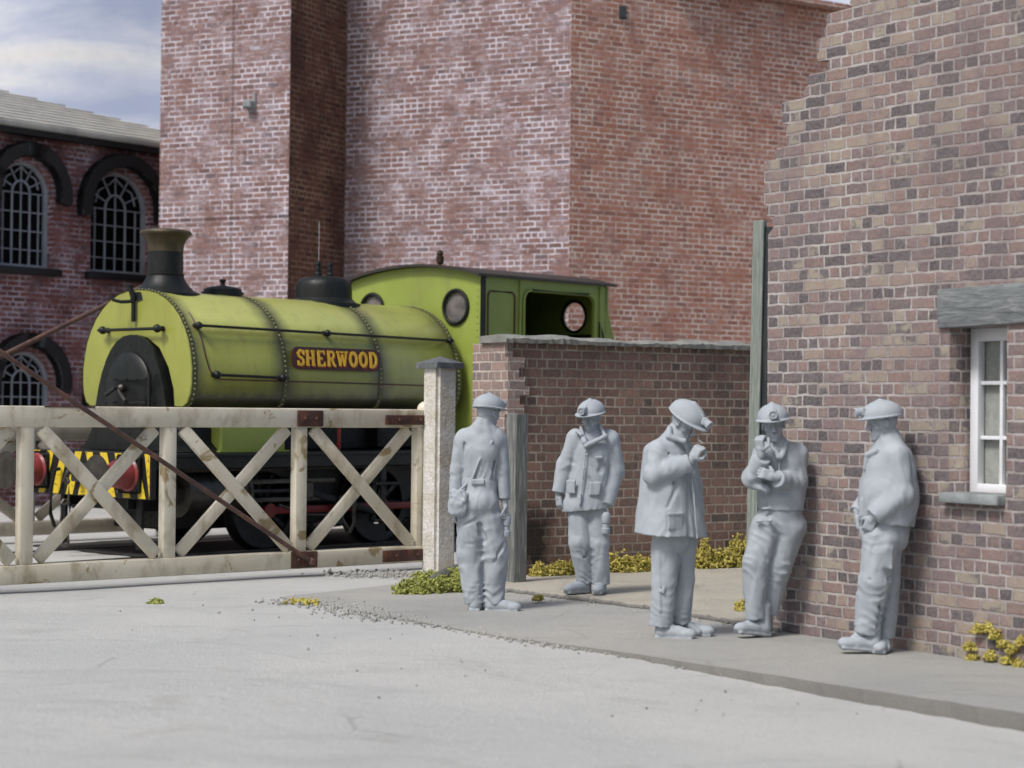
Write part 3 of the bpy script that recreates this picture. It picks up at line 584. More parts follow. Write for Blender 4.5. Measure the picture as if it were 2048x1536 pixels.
#@@LOCO
# ------------------------------------------------------------------ saddle tank locomotive
th = math.radians(42.6); O_ = Vector((-4.748, 21.085, 0))
lo = empty('saddle_tank_locomotive', O_); lo.matrix_world = Matrix(((math.sin(th), -math.cos(th), 0, O_.x), (math.cos(th), math.sin(th), 0, O_.y), (0, 0, 1, 0), (0, 0, 0, 1)))
tag(lo, 'lime green saddle tank steam locomotive with black chimney and dome, standing behind the white gate', 'locomotive')
X = lambda u, v, t: Vector((t, u, v))     # outline in (lateral, z), thickness along the engine
def side(y): return lambda u, v, t: Vector((u, y+t, v))
def B(name, mat, *parts, parent=lo, bev=0, smooth=35):
    mb = MB()
    for p in parts: p(mb)
    return mb.build(name, mat, parent, smooth=smooth, bev=bev)
# tank cross-section
half = [(0, 2.985), (.18, 2.975), (.36, 2.94), (.53, 2.87), (.66, 2.785), (.78, 2.675), (.88, 2.54), (.955, 2.40), (1.0, 2.25), (1.03, 2.08), (1.03, 1.92), (1.01, 1.80), (.96, 1.70), (.88, 1.655)]
inner = [(.74, 1.66), (.72, 1.85), (.62, 2.1), (.45, 2.32), (.22, 2.44), (0, 2.48)]
def sect(g=0.):
    r = [(-x-(g if x else 0)*.6, z+g*(.8 if z > 2 else -.4)) for x, z in half]; l = [(-x, z) for x, z in r][::-1]
    i1 = [(-x, z) for x, z in inner]; i2 = [(x, z) for x, z in inner[::-1]][1:]
    return r+i1+i2+l[:-1]
T0, T1 = .69, 4.97
mb = MB(); sec = sect(); ts = [T0, T0+.02, T1-.02, T1]; rings = []
for k, t_ in enumerate(ts):
    sh_ = .985 if k in (0, 3) else 1.; rings.append([mb.bm.verts.new((t_, u*sh_, 2.2+(v-2.2)*sh_)) for u, v in sec])
n = len(sec)
for A, C2 in zip(rings, rings[1:]):
    for k in range(n): mb.bm.faces.new((A[k], A[(k+1) % n], C2[(k+1) % n], C2[k]))
mb.bm.faces.new(rings[0][::-1]); mb.bm.faces.new(rings[-1])
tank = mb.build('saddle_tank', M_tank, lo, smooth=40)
outl = [(x, z) for x, z in sect(.004) if True][:14]+[(x, z) for x, z in sect(.004)][-13:]
def bandpath(g):
    a = [(-x*(1+g), 2.2+(z-2.2)*(1+g)) for x, z in half]; return a[::-1]+[(-u, v) for u, v in a][1:]
for t_ in (.73, 2.04, 3.55, 4.90):
    mb = MB(); bp = bandpath(.004); 
    for (a, b) in zip(bp, bp[1:]):
        q = [Vector((t_-.035, a[0], a[1])), Vector((t_+.035, a[0], a[1])), Vector((t_+.035, b[0], b[1])), Vector((t_-.035, b[0], b[1]))]; mb.add(q, [(0, 1, 2, 3)])
    bmesh.ops.remove_doubles(mb.bm, verts=mb.bm.verts[:], dist=1e-4); mb.build('rivet_band', painted('grimy_olive', rgb('47472a'), rgb('5a5a33'), .5, 6, dust=rgb('2c2c20')), tank, smooth=60)
    mb = MB(); L = 0; bp = bandpath(.008)
    for (a, b) in zip(bp, bp[1:]):
        a_, b_ = Vector((t_, *a)), Vector((t_, *b)); d_ = (b_-a_).length; k = max(1, round(d_/.055))
        for i in range(k): mb.ball(a_.lerp(b_, i/k), .013, 1)
    mb.build('rivets', painted('grimy_rivet', rgb('7a7a55'), rgb('8c8c66'), .35, 6), tank, smooth=60)
# lining on the near side (lateral -1.03)
def sidey(z):   # lateral of the tank surface at height z
    for (x0, z0), (x1, z1) in zip(half, half[1:]):
        if z1 <= z <= z0: return -(x0+(x1-x0)*(z0-z)/(z0-z1))
    return -1.03
def strip(pts, w_, name, mat, g=.006, parent=tank):
    mb = MB(); P = []
    for i in range(len(pts)-1):
        (s0, z0), (s1, z1) = pts[i], pts[i+1]; k = max(1, int(math.hypot(s1-s0, z1-z0)/.05)) if abs(z1-z0) > .02 else 1
        for j in range(k): P.append((s0+(s1-s0)*j/k, z0+(z1-z0)*j/k))
    P.append(pts[-1]); mb.tube([Vector((s, sidey(z)-g+.004, z)) for s, z in P], w_, 6); return mb.build(name, mat, parent)
strip([(.86, 2.72), (.87, 2.5), (.89, 2.25), (.93, 2.08), (1.0, 1.99), (1.1, 1.97), (4.55, 1.95), (4.66, 2.0), (4.72, 2.12), (4.74, 2.3)], .009, 'lining', M_maroon)
# name plate with its lettering
np_ = MB(); s0, s1, z0, z1 = 2.11, 3.51, 2.105, 2.37; zc = (z0+z1)/2; r_ = (z1-z0)/2
rr = [(s0+r_*.7, z1), ]+[]
outp = [(s0+.09+.09*math.cos(math.radians(a)), (z1-.09 if a < 180 else z0+.09)+.09*math.sin(math.radians(a))) for a in (90, 112, 135, 157, 180, 180.01, 202, 225, 247, 270)]
outp += [(s1-.09+.09*math.cos(math.radians(a)), (z0+.09 if a < 360 else z1-.09)+.09*math.sin(math.radians(a))) for a in (270, 292, 315, 337, 359.9, 360, 382, 405, 427, 450)]
PY = -1.045
np_.prism(outp, lambda u, v, t: Vector((u, PY-t+.012*(v-zc)/r_*1.2, v)), 0, .018); plate = np_.build('name_plate', M_maroon, lo, smooth=30)
def letters(word, s0, z0, H, adv, mat, name, dy, ds, dz, parent):
    mb = MB(); x = s0
    def st(a, b, w_=.2, k=0):
        n_ = Vector((0, -1, 0)); A = Vector((x+a[0]*H*.78+ds, PY-.018-dy-k*.0007+.012*(z0+a[1]*H+dz-zc)/r_*1.2, z0+a[1]*H+dz)); Bq = Vector((x+b[0]*H*.78+ds, PY-.018-dy-k*.0007+.012*(z0+b[1]*H+dz-zc)/r_*1.2, z0+b[1]*H+dz)); mb.bar(A, Bq, w_*H, .008, n_)
    def poly(p, w_=.2): 
        for i, (a, b) in enumerate(zip(p, p[1:])): st(a, b, w_, i % 3)
    def ser(cx, cy, hw=.17, k=4): st((cx-hw, cy), (cx+hw, cy), .12, k)
    for ch in word:
        wd = adv[ch]
        if ch == 'H': poly([(.2, 0), (.2, 1)]); poly([(.8, 0), (.8, 1)]); st((.2, .5), (.8, .5), .15, 2); [ser(a, b) for a in (.2, .8) for b in (.06, .94)]
        if ch == 'E': poly([(.22, 0), (.22, 1)]); st((.1, .06), (.85, .06), .14, 2); st((.1, .94), (.82, .94), .14, 2); st((.22, .5), (.62, .5), .14, 2); st((.83, 0), (.83, .28), .1, 3); st((.8, .74), (.8, 1), .1, 3)
        if ch == 'R': poly([(.22, 0), (.22, 1)]); poly([(.1, .94), (.6, .94), (.76, .84), (.78, .7), (.72, .57), (.55, .5), (.22, .5)], .16); poly([(.5, .5), (.66, .3), (.78, .06), (.95, .06)], .17); ser(.2, .06)
        if ch == 'W': poly([(.12, .94), (.34, .05)], .17); poly([(.34, .05), (.58, .8)], .12); poly([(.58, .8), (.8, .05)], .17); poly([(.8, .05), (1.04, .94)], .13); [ser(a, .94, .15) for a in (.12, .58, 1.04)]
        if ch == 'O': poly([(.5+.36*math.cos(a), .5+.42*math.sin(a)) for a in [i*math.pi/8 for i in range(17)]], .2)
        if ch == 'D': poly([(.22, 0), (.22, 1)]); poly([(.1, .94), (.5, .94), (.74, .82), (.85, .5), (.74, .18), (.5, .06), (.1, .06)], .18)
        if ch == 'S': poly([(.78, .74), (.68, .9), (.45, .95), (.25, .86), (.2, .7), (.32, .57), (.62, .46), (.76, .32), (.72, .14), (.5, .05), (.28, .1), (.18, .27)], .17); st((.8, .68), (.8, .98), .09, 4); st((.16, .02), (.16, .32), .09, 4)
        x += wd*H
    return mb.build(name, mat, parent, smooth=None)
adv = dict(S=.82, H=.98, E=.9, R=.93, W=1.08, O=.93, D=.9)
Hh = .185; tot = sum(adv[c] for c in 'SHERWOOD')*Hh; f_ = 1.30/tot; adv = {k: v*f_ for k, v in adv.items()}
letters('SHERWOOD', s0+.05, zc-Hh/2+.004, Hh, adv, M_lred, 'letter_shading', .004, .016, -.018, plate)
letters('SHERWOOD', s0+.05, zc-Hh/2+.004, Hh, adv, M_gold, 'lettering', .012, 0, 0, plate)
# handrails
def handrail(a, b, knobs, r=.016, nrm=(0, -1, 0), parent=lo):
    a, b = Vector(a), Vector(b); mb = MB(); mb.tube([a, b], r, 8); h = mb.build('handrail', M_black, parent); n_ = Vector(nrm)
    for k in knobs:
        mb = MB(); p = a.lerp(b, k); mb.ball(p, r*2.7, 2); mb.tube([p, p-n_*.08], [r*1.1, r*1.9], 8); mb.ball(p+(b-a).normalized()*r*2.5, r*1.7, 1); mb.build('knob', M_black, h)
yr = sidey(2.54)-.07
handrail((.80, yr, 2.565), (4.86, yr, 2.525), (.01, .48, .99)); handrail((.92, -1.10, 2.02), (2.02, -1.10, 2.0), (.06, .93), .017)
handrail((.60, .60, 2.53), (.60, -.60, 2.53), (.07, .93), .018, (-1, 0, 0))
# smokebox
sb = arc(0, 1.86, .60, .60, 0, 180, 20); sbh = [(.02, 2.47), (.14, 2.455), (.27, 2.40), (.38, 2.31), (.47, 2.19), (.55, 2.04), (.61, 1.88), (.655, 1.70), (.69, 1.52), (.74, 1.38), (.82, 1.26), (.96, 1.16)]; SX = 0.
sbo = [(x+SX, z) for x, z in sbh[::-1]]+[(-x+SX, z) for x, z in sbh]
B('smokebox', M_black, lambda m: m.prism(sbo, X, .62, 1.6), bev=.012)
B('smokebox_door', M_black, lambda m: m.lathe([(.40, 0), (.415, -.02), (.40, -.035), (.34, -.055), (.2, -.075), (.05, -.085), (.01, -.087)], (0.620, SX+.02, 1.86), (1, 0, 0), 36))
B('hinge_strap', M_black, lambda m: m.bar((0.500, .17, 1.965), (0.525, -.43, 1.965), .035, .02, (1, 0, 0), .004), lambda m: m.bar((0.500, .17, 1.70), (0.525, -.43, 1.70), .035, .02, (1, 0, 0), .004), lambda m: m.tube([(0.550, -.45, 1.62), (0.550, -.45, 2.02)], .022, 8), *[(lambda m, a=a, z=z: m.ball((0.490, a, z), .012, 1)) for a in (-.3, -.1, .1) for z in (1.965, 1.70)])
B('door_handle', M_steel, lambda m: m.lathe([(.05, 0), (.05, -.03), (.025, -.06), (.022, -.13)], (0.510, SX, 1.86), (1, 0, 0), 12), lambda m: m.tube([(0.410, SX, 1.86), (0.400, .15, 1.79)], [.02, .028], 8), lambda m: m.tube([(0.440, SX, 1.86), (0.440, -.16, 1.72)], .018, 8))
B('door_bolts', M_steel, *[(lambda m, a=a: m.ball((0.615, .5*math.cos(a)+SX, 1.86+.5*math.sin(a)), .013, 1)) for a in [i*math.pi/5+.3 for i in range(10)]])
B('lamp_iron', M_black, lambda m: m.bar((0.650, -.0, 2.62), (0.650, -.0, 2.93), .05, .03, (1, 0, 0), .004), lambda m: m.tube([(0.640, -.0, 2.85), (0.520, .06, 2.84), (0.460, .12, 2.86), (0.450, .14, 2.92)], .02, 8), lambda m: m.tube([(0.650, 0, 2.88), (0.620, .04, 3.03)], .03, 8))
# chimney with copper cap
chi = B('chimney', M_black, lambda m: m.lathe([(.42, 2.86), (.41, 2.955), (.33, 2.995), (.265, 3.06), (.222, 3.13), (.212, 3.16), (.218, 3.17), (.218, 3.185), (.205, 3.19), (.20, 3.50)], (1.09, 0, 0), (0, 0, 1), 36))
B('copper_cap', M_brass, lambda m: m.lathe([(.205, 3.44), (.207, 3.50), (.225, 3.56), (.27, 3.62), (.295, 3.64), (.30, 3.66), (.285, 3.68), (.2, 3.70), (.17, 3.69), (.15, 3.66), (.14, 3.5)], (1.09, 0, 0), (0, 0, 1), 36), parent=chi)
B('tank_filler', M_black, lambda m: m.lathe([(.25, 2.94), (.25, 3.02), (.225, 3.025), (.225, 3.05), (.19, 3.075), (.06, 3.095), (.03, 3.1), (.025, 3.13), (.04, 3.15), (.04, 3.17), (.01, 3.18)], (1.93, 0, 0), (0, 0, 1), 30))
dome = B('dome', M_black, lambda m: m.lathe([(.47, 2.90), (.46, 2.955), (.39, 2.985), (.355, 3.02), (.35, 3.16), (.34, 3.21), (.31, 3.255), (.25, 3.285), (.12, 3.30), (.02, 3.305)], (3.53, 0, 0), (0, 0, 1), 36))
for dx in (-.1, .1): B('safety_valve', M_black, lambda m: m.lathe([(.05, 3.29), (.05, 3.33), (.035, 3.35), (.04, 3.40), (.03, 3.43), (.045, 3.44), (.04, 3.47), (.01, 3.485)], (3.53+dx, 0, 0), (0, 0, 1), 14), parent=dome)
B('vent_wire', M_bars, lambda m: m.tube([(3.44, 0, 3.45), (3.44, 0, 3.98)], .004, 6), parent=dome)
# running board, frames, buffer beam
B('running_board', M_black, lambda m: m.box((4.05, 0, 1.13), (7.9, 2.44, .04), None, .006), lambda m: m.box((4.05, -1.19, 1.05), (7.9, .03, .14), None, .006), lambda m: m.box((4.05, 1.19, 1.05), (7.9, .03, .14), None, .006))
beam = B('buffer_beam', M_void, lambda m: m.box((.05, 0, .91), (.08, 2.44, .50), None, .008), bev=0)
# hazard chevrons as painted sheet just proud of the beam
mb = MB()
for k in range(-5, 6):
    sgn = 1 if k >= 0 else -1; y0 = k*.27
    for s_ in ((1,) if k > 0 else ((-1,) if k < 0 else (1, -1))):
        a0, a1, b0_, b1_ = y0-.065, y0+.065, y0-s_*.17-.065, y0-s_*.17+.065
        q = [(a0, .67), (a1, .67), (b1_, 1.15), (b0_, 1.15)]; q = [(max(-1.21, min(1.21, a)), z) for a, z in q]
        if k == 0: q = [(-.1, .67), (.1, .67), (0.005, .98), (-.005, .98)] if s_ == 1 else None
        if q: mb.add([(.006, a, z) for a, z in q], [(0, 1, 2, 3)])
mb.build('hazard_stripes', M_yellow, beam, smooth=None)
for sy in (-1, 1):
    bf = B('buffer', M_red, lambda m: m.lathe([(.19, 0), (.19, -.03), (.165, -.05), (.16, -.12), (.145, -.2), (.11, -.26), (.10, -.29)], (0, sy*.865, .93), (1, 0, 0), 24))
    B('buffer_flange', M_black, lambda m: m.box((-.015, sy*.865, .93), (.03, .42, .42), None, .03), *[(lambda m, a=a, b=b: m.ball((-.04, sy*.865+a, .93+b), .025, 1)) for a in (-.16, .16) for b in (-.16, .16)], parent=bf)
    B('buffer_head', M_steel, lambda m: m.lathe([(.05, -.27), (.05, -.40), (.20, -.41), (.215, -.425), (.21, -.44), (.12, -.452), (.01, -.456)], (0, sy*.865, .93), (1, 0, 0), 30), parent=bf)
cp = B('coupling', M_steel, lambda m: m.box((-.03, 0, .92), (.06, .3, .2), None, .01), lambda m: m.tube([(-.05, 0, .93), (-.2, 0, .93), (-.25, 0, .86), (-.2, 0, .80)], .03, 8))
for k, (zt, zb) in enumerate(((.86, .58), (.62, .36), (.40, .12))):
    w_ = .055; pts_ = [(-.22, -w_, zt-.04), (-.22, -w_*.5, zt), (-.22, w_*.5, zt), (-.22, w_, zt-.04), (-.22, w_, zb+.04), (-.22, w_*.5, zb), (-.22, -w_*.5, zb), (-.22, -w_, zb+.04), (-.22, -w_, zt-.05)]
    if k == 1: pts_ = [(-.22+y, 0, z) for x, y, z in pts_]
    B('chain_link', M_steel, lambda m: m.tube(pts_, .017, 8), parent=cp)
B('brake_pipe', M_black, lambda m: m.tube([(-.02, .42, .95), (-.1, .42, .93), (-.13, .42, .7), (-.12, .44, .45), (-.05, .46, .3)], .022, 8))
for sy in (-1, 1): B('frame', M_void, lambda m: m.box((3.9, sy*.62, .83), (7.5, .03, .60), None, .004))
B('guard_iron', M_void, lambda m: m.box((.25, -.72, .4), (.04, .1, .62), None, .006), lambda m: m.box((.25, .72, .4), (.04, .1, .62), None, .006))
B('ash_pan', M_void, lambda m: m.box((3.6, 0, .62), (5.6, 1.1, .7), None, .02), lambda m: m.box((3.0, 0, 1.35), (4.4, .9, .4), None, .02))
B('boiler', M_void, lambda m: m.tube([(.9, 0, 1.85), (5.1, 0, 1.85)], .58, 32))
B('firebox', M_void, lambda m: m.box((4.5, 0, 1.6), (1.2, 1.3, .9), None, .04))
B('sand_box', M_green, lambda m: m.box((1.62, -.80, 1.30), (.95, .36, .28), None, .02), lambda m: m.box((1.62, -.80, 1.163), (1.02, .42, .02), None, .004))
B('frame_stretcher', M_void, lambda m: m.box((.5, 0, .75), (.25, 1.25, .5), None, .01))
# wheels and motion
for s_ in (1.95, 3.75, 5.55):
    for sy in (-1, 1):
        wl_ = B('wheel', M_void, lambda m: m.lathe([(.10, -.02), (.10, .06), (.07, .07), (.07, -.04)], (s_, sy*.74, .5), (0, sy, 0), 16), *[(lambda m, a=a: m.bar((s_+.08*math.cos(a), sy*.76, .5+.08*math.sin(a)), (s_+.4*math.cos(a), sy*.76, .5+.4*math.sin(a)), .05, .035, (0, 1, 0))) for a in [i*math.pi/5 for i in range(10)]])
        mb = MB(); n = 40; R_ = []
        for r0_, y_ in ((.40, -.05), (.40, .05), (.485, .055), (.50, .0), (.50, -.05), (.53, -.055), (.53, -.075), (.40, -.075)):
            R_.append([mb.bm.verts.new((s_+r0_*math.cos(i*2*math.pi/n), sy*(.75+y_), .5+.02+r0_*math.sin(i*2*math.pi/n))) for i in range(n)])
        for a in range(8):
            A, C2 = R_[a], R_[(a+1) % 8]
            for i in range(n): mb.bm.faces.new((A[i], A[(i+1) % n], C2[(i+1) % n], C2[i]))
        mb.build('tyre', M_steel if False else M_void, wl_)
        B('balance_weight', M_void, lambda m: m.prism(arc(s_, .52, .41, .41, 200, 290, 8)+arc(s_, .52, .27, .27, 290, 200, 6), side(sy*.79 if sy < 0 else .77), -.01, .02), parent=wl_)
for sy in (-1, 1):
    B('coupling_rod', M_redrod if sy < 0 else M_void, lambda m: m.bar((1.9, sy*.87, .47), (5.6, sy*.87, .47), .085, .035, (0, 1, 0), .01), *[(lambda m, q=q: m.lathe([(.085, -.03), (.085, .03)], (q, sy*.87, .47), (0, 1, 0), 16)) for q in (1.95, 3.75, 5.55)])
    cy = B('cylinder', M_steel if sy < 0 else M_void, lambda m: m.tube([(.62, sy*.93, .70), (1.42, sy*.93, .70)], .235, 28), lambda m: m.tube([(.58, sy*.93, .70), (.62, sy*.93, .70)], .26, 28), lambda m: m.tube([(1.42, sy*.93, .70), (1.46, sy*.93, .70)], .26, 28), lambda m: m.tube([(.52, sy*.93, .70), (.58, sy*.93, .70)], .12, 20), lambda m: m.box((1.02, sy*.8, .98), (.8, .3, .2), None, .02))
    B('slide_bar', M_steel, lambda m: m.bar((1.46, sy*.93, .81), (2.9, sy*.93, .81), .05, .03, (0, 1, 0), .004), lambda m: m.bar((1.46, sy*.93, .60), (2.9, sy*.93, .60), .05, .03, (0, 1, 0), .004), lambda m: m.tube([(1.4, sy*.93, .70), (2.5, sy*.93, .70)], .025, 8), lambda m: m.box((2.4, sy*.93, .70), (.28, .1, .2), None, .015))
    B('connecting_rod', M_void, lambda m: m.bar((2.4, sy*.95, .70), (3.75, sy*.97, .36), .075, .035, (0, 1, 0), .01))
    stp = B('cab_step', M_void, lambda m: m.bar((3.5, sy*1.14, 1.1), (3.5, sy*1.14, .28), .09, .02, (0, 1, 0), .004), *[(lambda m, z=z: m.box((3.52, sy*1.17, z), (.44, .14, .035), None, .01)) for z in (.76, .32)])
B('injector', M_steel, lambda m: m.tube([(2.95, -1.0, .62), (2.95, -1.0, .35), (3.05, -1.02, .2)], .03, 8), lambda m: m.lathe([(.05, 0), (.07, .03), (.07, .1), (.04, .13)], (2.95, -1.0, .44), (0, 0, 1), 12), lambda m: m.tube([(2.5, -1.0, .28), (2.95, -1.0, .30)], .04, 8), lambda m: m.ball((2.6, -1.0, .28), .07, 2))
B('drain_pipe', M_steel, lambda m: m.tube([(3.05, -1.12, .92), (3.05, -1.12, .3), (2.98, -1.12, .18)], .022, 8), lambda m: m.tube([(1.9, -1.1, .55), (2.3, -1.1, .42), (2.9, -1.1, .40)], .016, 8))
B('brake_lever', M_redrod, lambda m: m.tube([(2.92, -.98, 1.15), (2.92, -.98, 1.5)], .022, 8), lambda m: m.ball((2.92, -.98, 1.22), .035, 1))
B('long_pipe', M_steel, lambda m: m.tube([(1.0, -1.13, .965), (7.0, -1.13, .965)], .014, 8))
B('mud_hole', M_void, lambda m: m.box((1.0, -.66, 1.28), (.6, .3, .3), None, .02))
# cab
CF, CR, CW = 5.1, 7.62, 1.2; roofz = lambda y: 3.36+.145*(1-(y/1.2)**2)
cab = empty('cab'); cab.parent = lo
fo = [(-CW, 1.16), (CW, 1.16)]+[(CW-2*CW*i/24, roofz(CW-2*CW*i/24)) for i in range(25)]
rnd_ = lambda cy_, cz, r: [(cy_+r*math.cos(i*math.pi/12), cz+r*math.sin(i*math.pi/12)) for i in range(24)]
holed('front_plate', fo, [rnd_(-.78, 2.97, .2), rnd_(.78, 2.97, .2)], lambda u, v, t: Vector((CF+t, u, v)), .03, M_green, cab, smooth=30)
holed('rear_plate', [(-CW, 1.16), (CW, 1.16), (CW, 2.55), (CW-.02, 2.6), (CW, 2.65)]+[(CW-2*CW*i/24, roofz(CW-2*CW*i/24)) for i in range(25)], [rnd_(-.66, 2.95, .2), rnd_(.66, 2.95, .2)], lambda u, v, t: Vector((CR-.06+t, u, v)), .03, M_greenside, cab, smooth=30)
def rrect(x0, x1, z0, z1, r, n=5):
    return arc(x1-r, z1-r, r, r, 0, 90, n)+arc(x0+r, z1-r, r, r, 90, 180, n)+arc(x0+r, z0+r, r, r, 180, 270, n)+arc(x1-r, z0+r, r, r, 270, 360, n)
for sy in (-1, 1):
    ys = -CW if sy < 0 else CW-.03
    holed('side_sheet', [(CF+.03, 1.16), (CR+.28, 1.16), (CR+.28, 2.2), (CR+.2, 2.5), (CR+.08, 2.75), (CR, 3.0), (CR, 3.35), (CF+.03, 3.35)], [rrect(5.93, 7.32, 2.2, 3.2, .13)], side(ys), .03, M_greenside, cab, smooth=30)
    yo = ys-.012 if sy < 0 else ys+.042
    fr = rrect(5.91, 7.34, 2.18, 3.22, .14); fr.append(fr[0]); B('window_beading', M_greenside, lambda m: m.tube([(a, yo, b) for a, b in fr], .018, 8), parent=cab)
    pl = rrect(5.24, 5.74, 1.6, 3.17, .07); pl.append(pl[0]); B('panel_lining', M_maroon, lambda m: m.tube([(a, yo+.006, b) for a, b in pl], .012, 6), parent=cab)
    B('beading', M_greenside, lambda m: m.tube([(5.84, yo, 1.2), (5.84, yo, 3.33)], .016, 8), parent=cab)
    B('beading', M_greenside, lambda m: m.tube([(7.45, yo, 1.2), (7.45, yo, 3.33)], .016, 8), parent=cab)
    B('angle_strip', M_black, lambda m: m.box((CF+.04, yo, 2.25), (.09, .008, 2.2)), *[(lambda m, z=z: m.ball((CF+.05, yo-.006*(-sy)*-1, z), .014, 1)) for z in [1.3+.13*i for i in range(17)]], parent=cab)
    B('rear_beading', M_greenside, lambda m: m.tube([(CR+.28, ys+.015, 1.2), (CR+.28, ys+.015, 2.2), (CR+.2, ys+.015, 2.5), (CR+.08, ys+.015, 2.75), (CR, ys+.015, 3.0), (CR, ys+.015, 3.34)], .024, 8), parent=cab)
    B('handhold', M_black, lambda m: m.tube([(CR-.18, yo, 2.2), (CR-.18, yo, 2.85), (CR-.02, yo, 2.45)], .014, 6), parent=cab)
for yy in (-.78, .78):
    B('spectacle_rim', M_black, lambda m: m.tube([(CF-.015, yy+.215*math.cos(i*math.pi/12), 2.97+.215*math.sin(i*math.pi/12)) for i in range(25)], .024, 8), parent=cab)
    B('spectacle_glass', M_lens, lambda m: m.lathe([(.2, 0), (.2, .01)], (CF+.012, yy, 2.97), (1, 0, 0), 28), parent=cab)
for yy in (-.66, .66):
    B('spectacle_rim', M_black, lambda m: m.tube([(CR-.07, yy+.21*math.cos(i*math.pi/12), 2.95+.21*math.sin(i*math.pi/12)) for i in range(25)], .02, 8), parent=cab)
B('rivets', M_green, *[(lambda m, z=z: m.ball((CF-.003, -CW+.045, z), .011, 1)) for z in [2.5+.085*i for i in range(11)]], *[(lambda m, q=q: m.ball((CF-.003, q, roofz(q)-.05), .009, 1)) for q in [-1.15+.07*i for i in range(34)]], parent=cab)
mb = MB(); n = 26; P = []
for i in range(n+1):
    y = -1.27+2.54*i/n; z = 3.36+.145*(1-(y/1.2)**2)+.004; P.append([mb.bm.verts.new((s_, y, z+dz)) for s_, dz in ((CF-.1, 0), (CR+.12, 0), (CR+.12, .035), (CF-.1, .035))])
for A, C2 in zip(P, P[1:]):
    for k in range(4): mb.bm.faces.new((A[k], C2[k], C2[(k+1) % 4], A[(k+1) % 4]))
mb.bm.faces.new(P[0]); mb.bm.faces.new(P[-1][::-1]); mb.build('roof', painted('cab_roof_black', rgb('292522'), rgb('36302b'), .6, 5), cab)
B('whistle', painted('dull_whistle', rgb('33261f'), rgb('4a382e'), .4, 7, metal=.4), lambda m: m.lathe([(.05, 3.5), (.05, 3.53), (.025, 3.55), (.025, 3.58), (.05, 3.6), (.055, 3.68), (.03, 3.70), (.045, 3.72), (.04, 3.75), (.01, 3.77)], (5.58, 0, 0), (0, 0, 1), 14), parent=cab)
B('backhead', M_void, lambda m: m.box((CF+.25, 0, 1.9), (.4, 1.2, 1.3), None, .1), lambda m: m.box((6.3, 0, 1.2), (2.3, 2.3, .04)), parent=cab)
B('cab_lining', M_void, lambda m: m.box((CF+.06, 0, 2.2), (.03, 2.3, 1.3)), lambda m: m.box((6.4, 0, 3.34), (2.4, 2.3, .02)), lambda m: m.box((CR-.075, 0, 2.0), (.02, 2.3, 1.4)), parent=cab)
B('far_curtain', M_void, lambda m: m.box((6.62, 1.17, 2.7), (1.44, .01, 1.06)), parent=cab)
mb = MB(); bd = [(.8, -2.3), (12, -2.3), (12, 1.6), (.3, 1.6), (.3, -1.2)]
P_ = []
for (x0, y0), (x1, y1) in zip(bd, bd[1:]+bd[:1]):
    k = int(max(abs(x1-x0), abs(y1-y0))/.12)
    for i in range(k): P_.append((x0+(x1-x0)*i/k+random.uniform(-.05, .05), y0+(y1-y0)*i/k+random.uniform(-.05, .05)))
a_ = Vector((math.sin(th), math.cos(th), 0)); l_ = Vector((-math.cos(th), math.sin(th), 0))
mb.bm.faces.new([mb.bm.verts.new(O_+a_*x+l_*y+Vector((0, 0, .008))) for x, y in P_]); tag(mb.build('engine_shade_sheet', painted('engine_shade_dark', rgb('2a2826'), rgb('3b3835'), .9, 9, bump=.02), smooth=None), kind='structure')  # dark sheet below the engine, the shade there put into its colour
# rails in the crossing
a_ = Vector((math.sin(th), math.cos(th), 0)); l_ = Vector((-math.cos(th), math.sin(th), 0))
for sy in (-1, 1):
    p = O_+l_*sy*.74; mb = MB(); mb.bar(Vector((0, 0, .003))-a_*6, Vector((0, 0, .003))+a_*12, .07, .03, (0, 0, 1), .004); r_o = mb.build('rail', M_steel); r_o.location = p; tag(r_o, kind='structure')
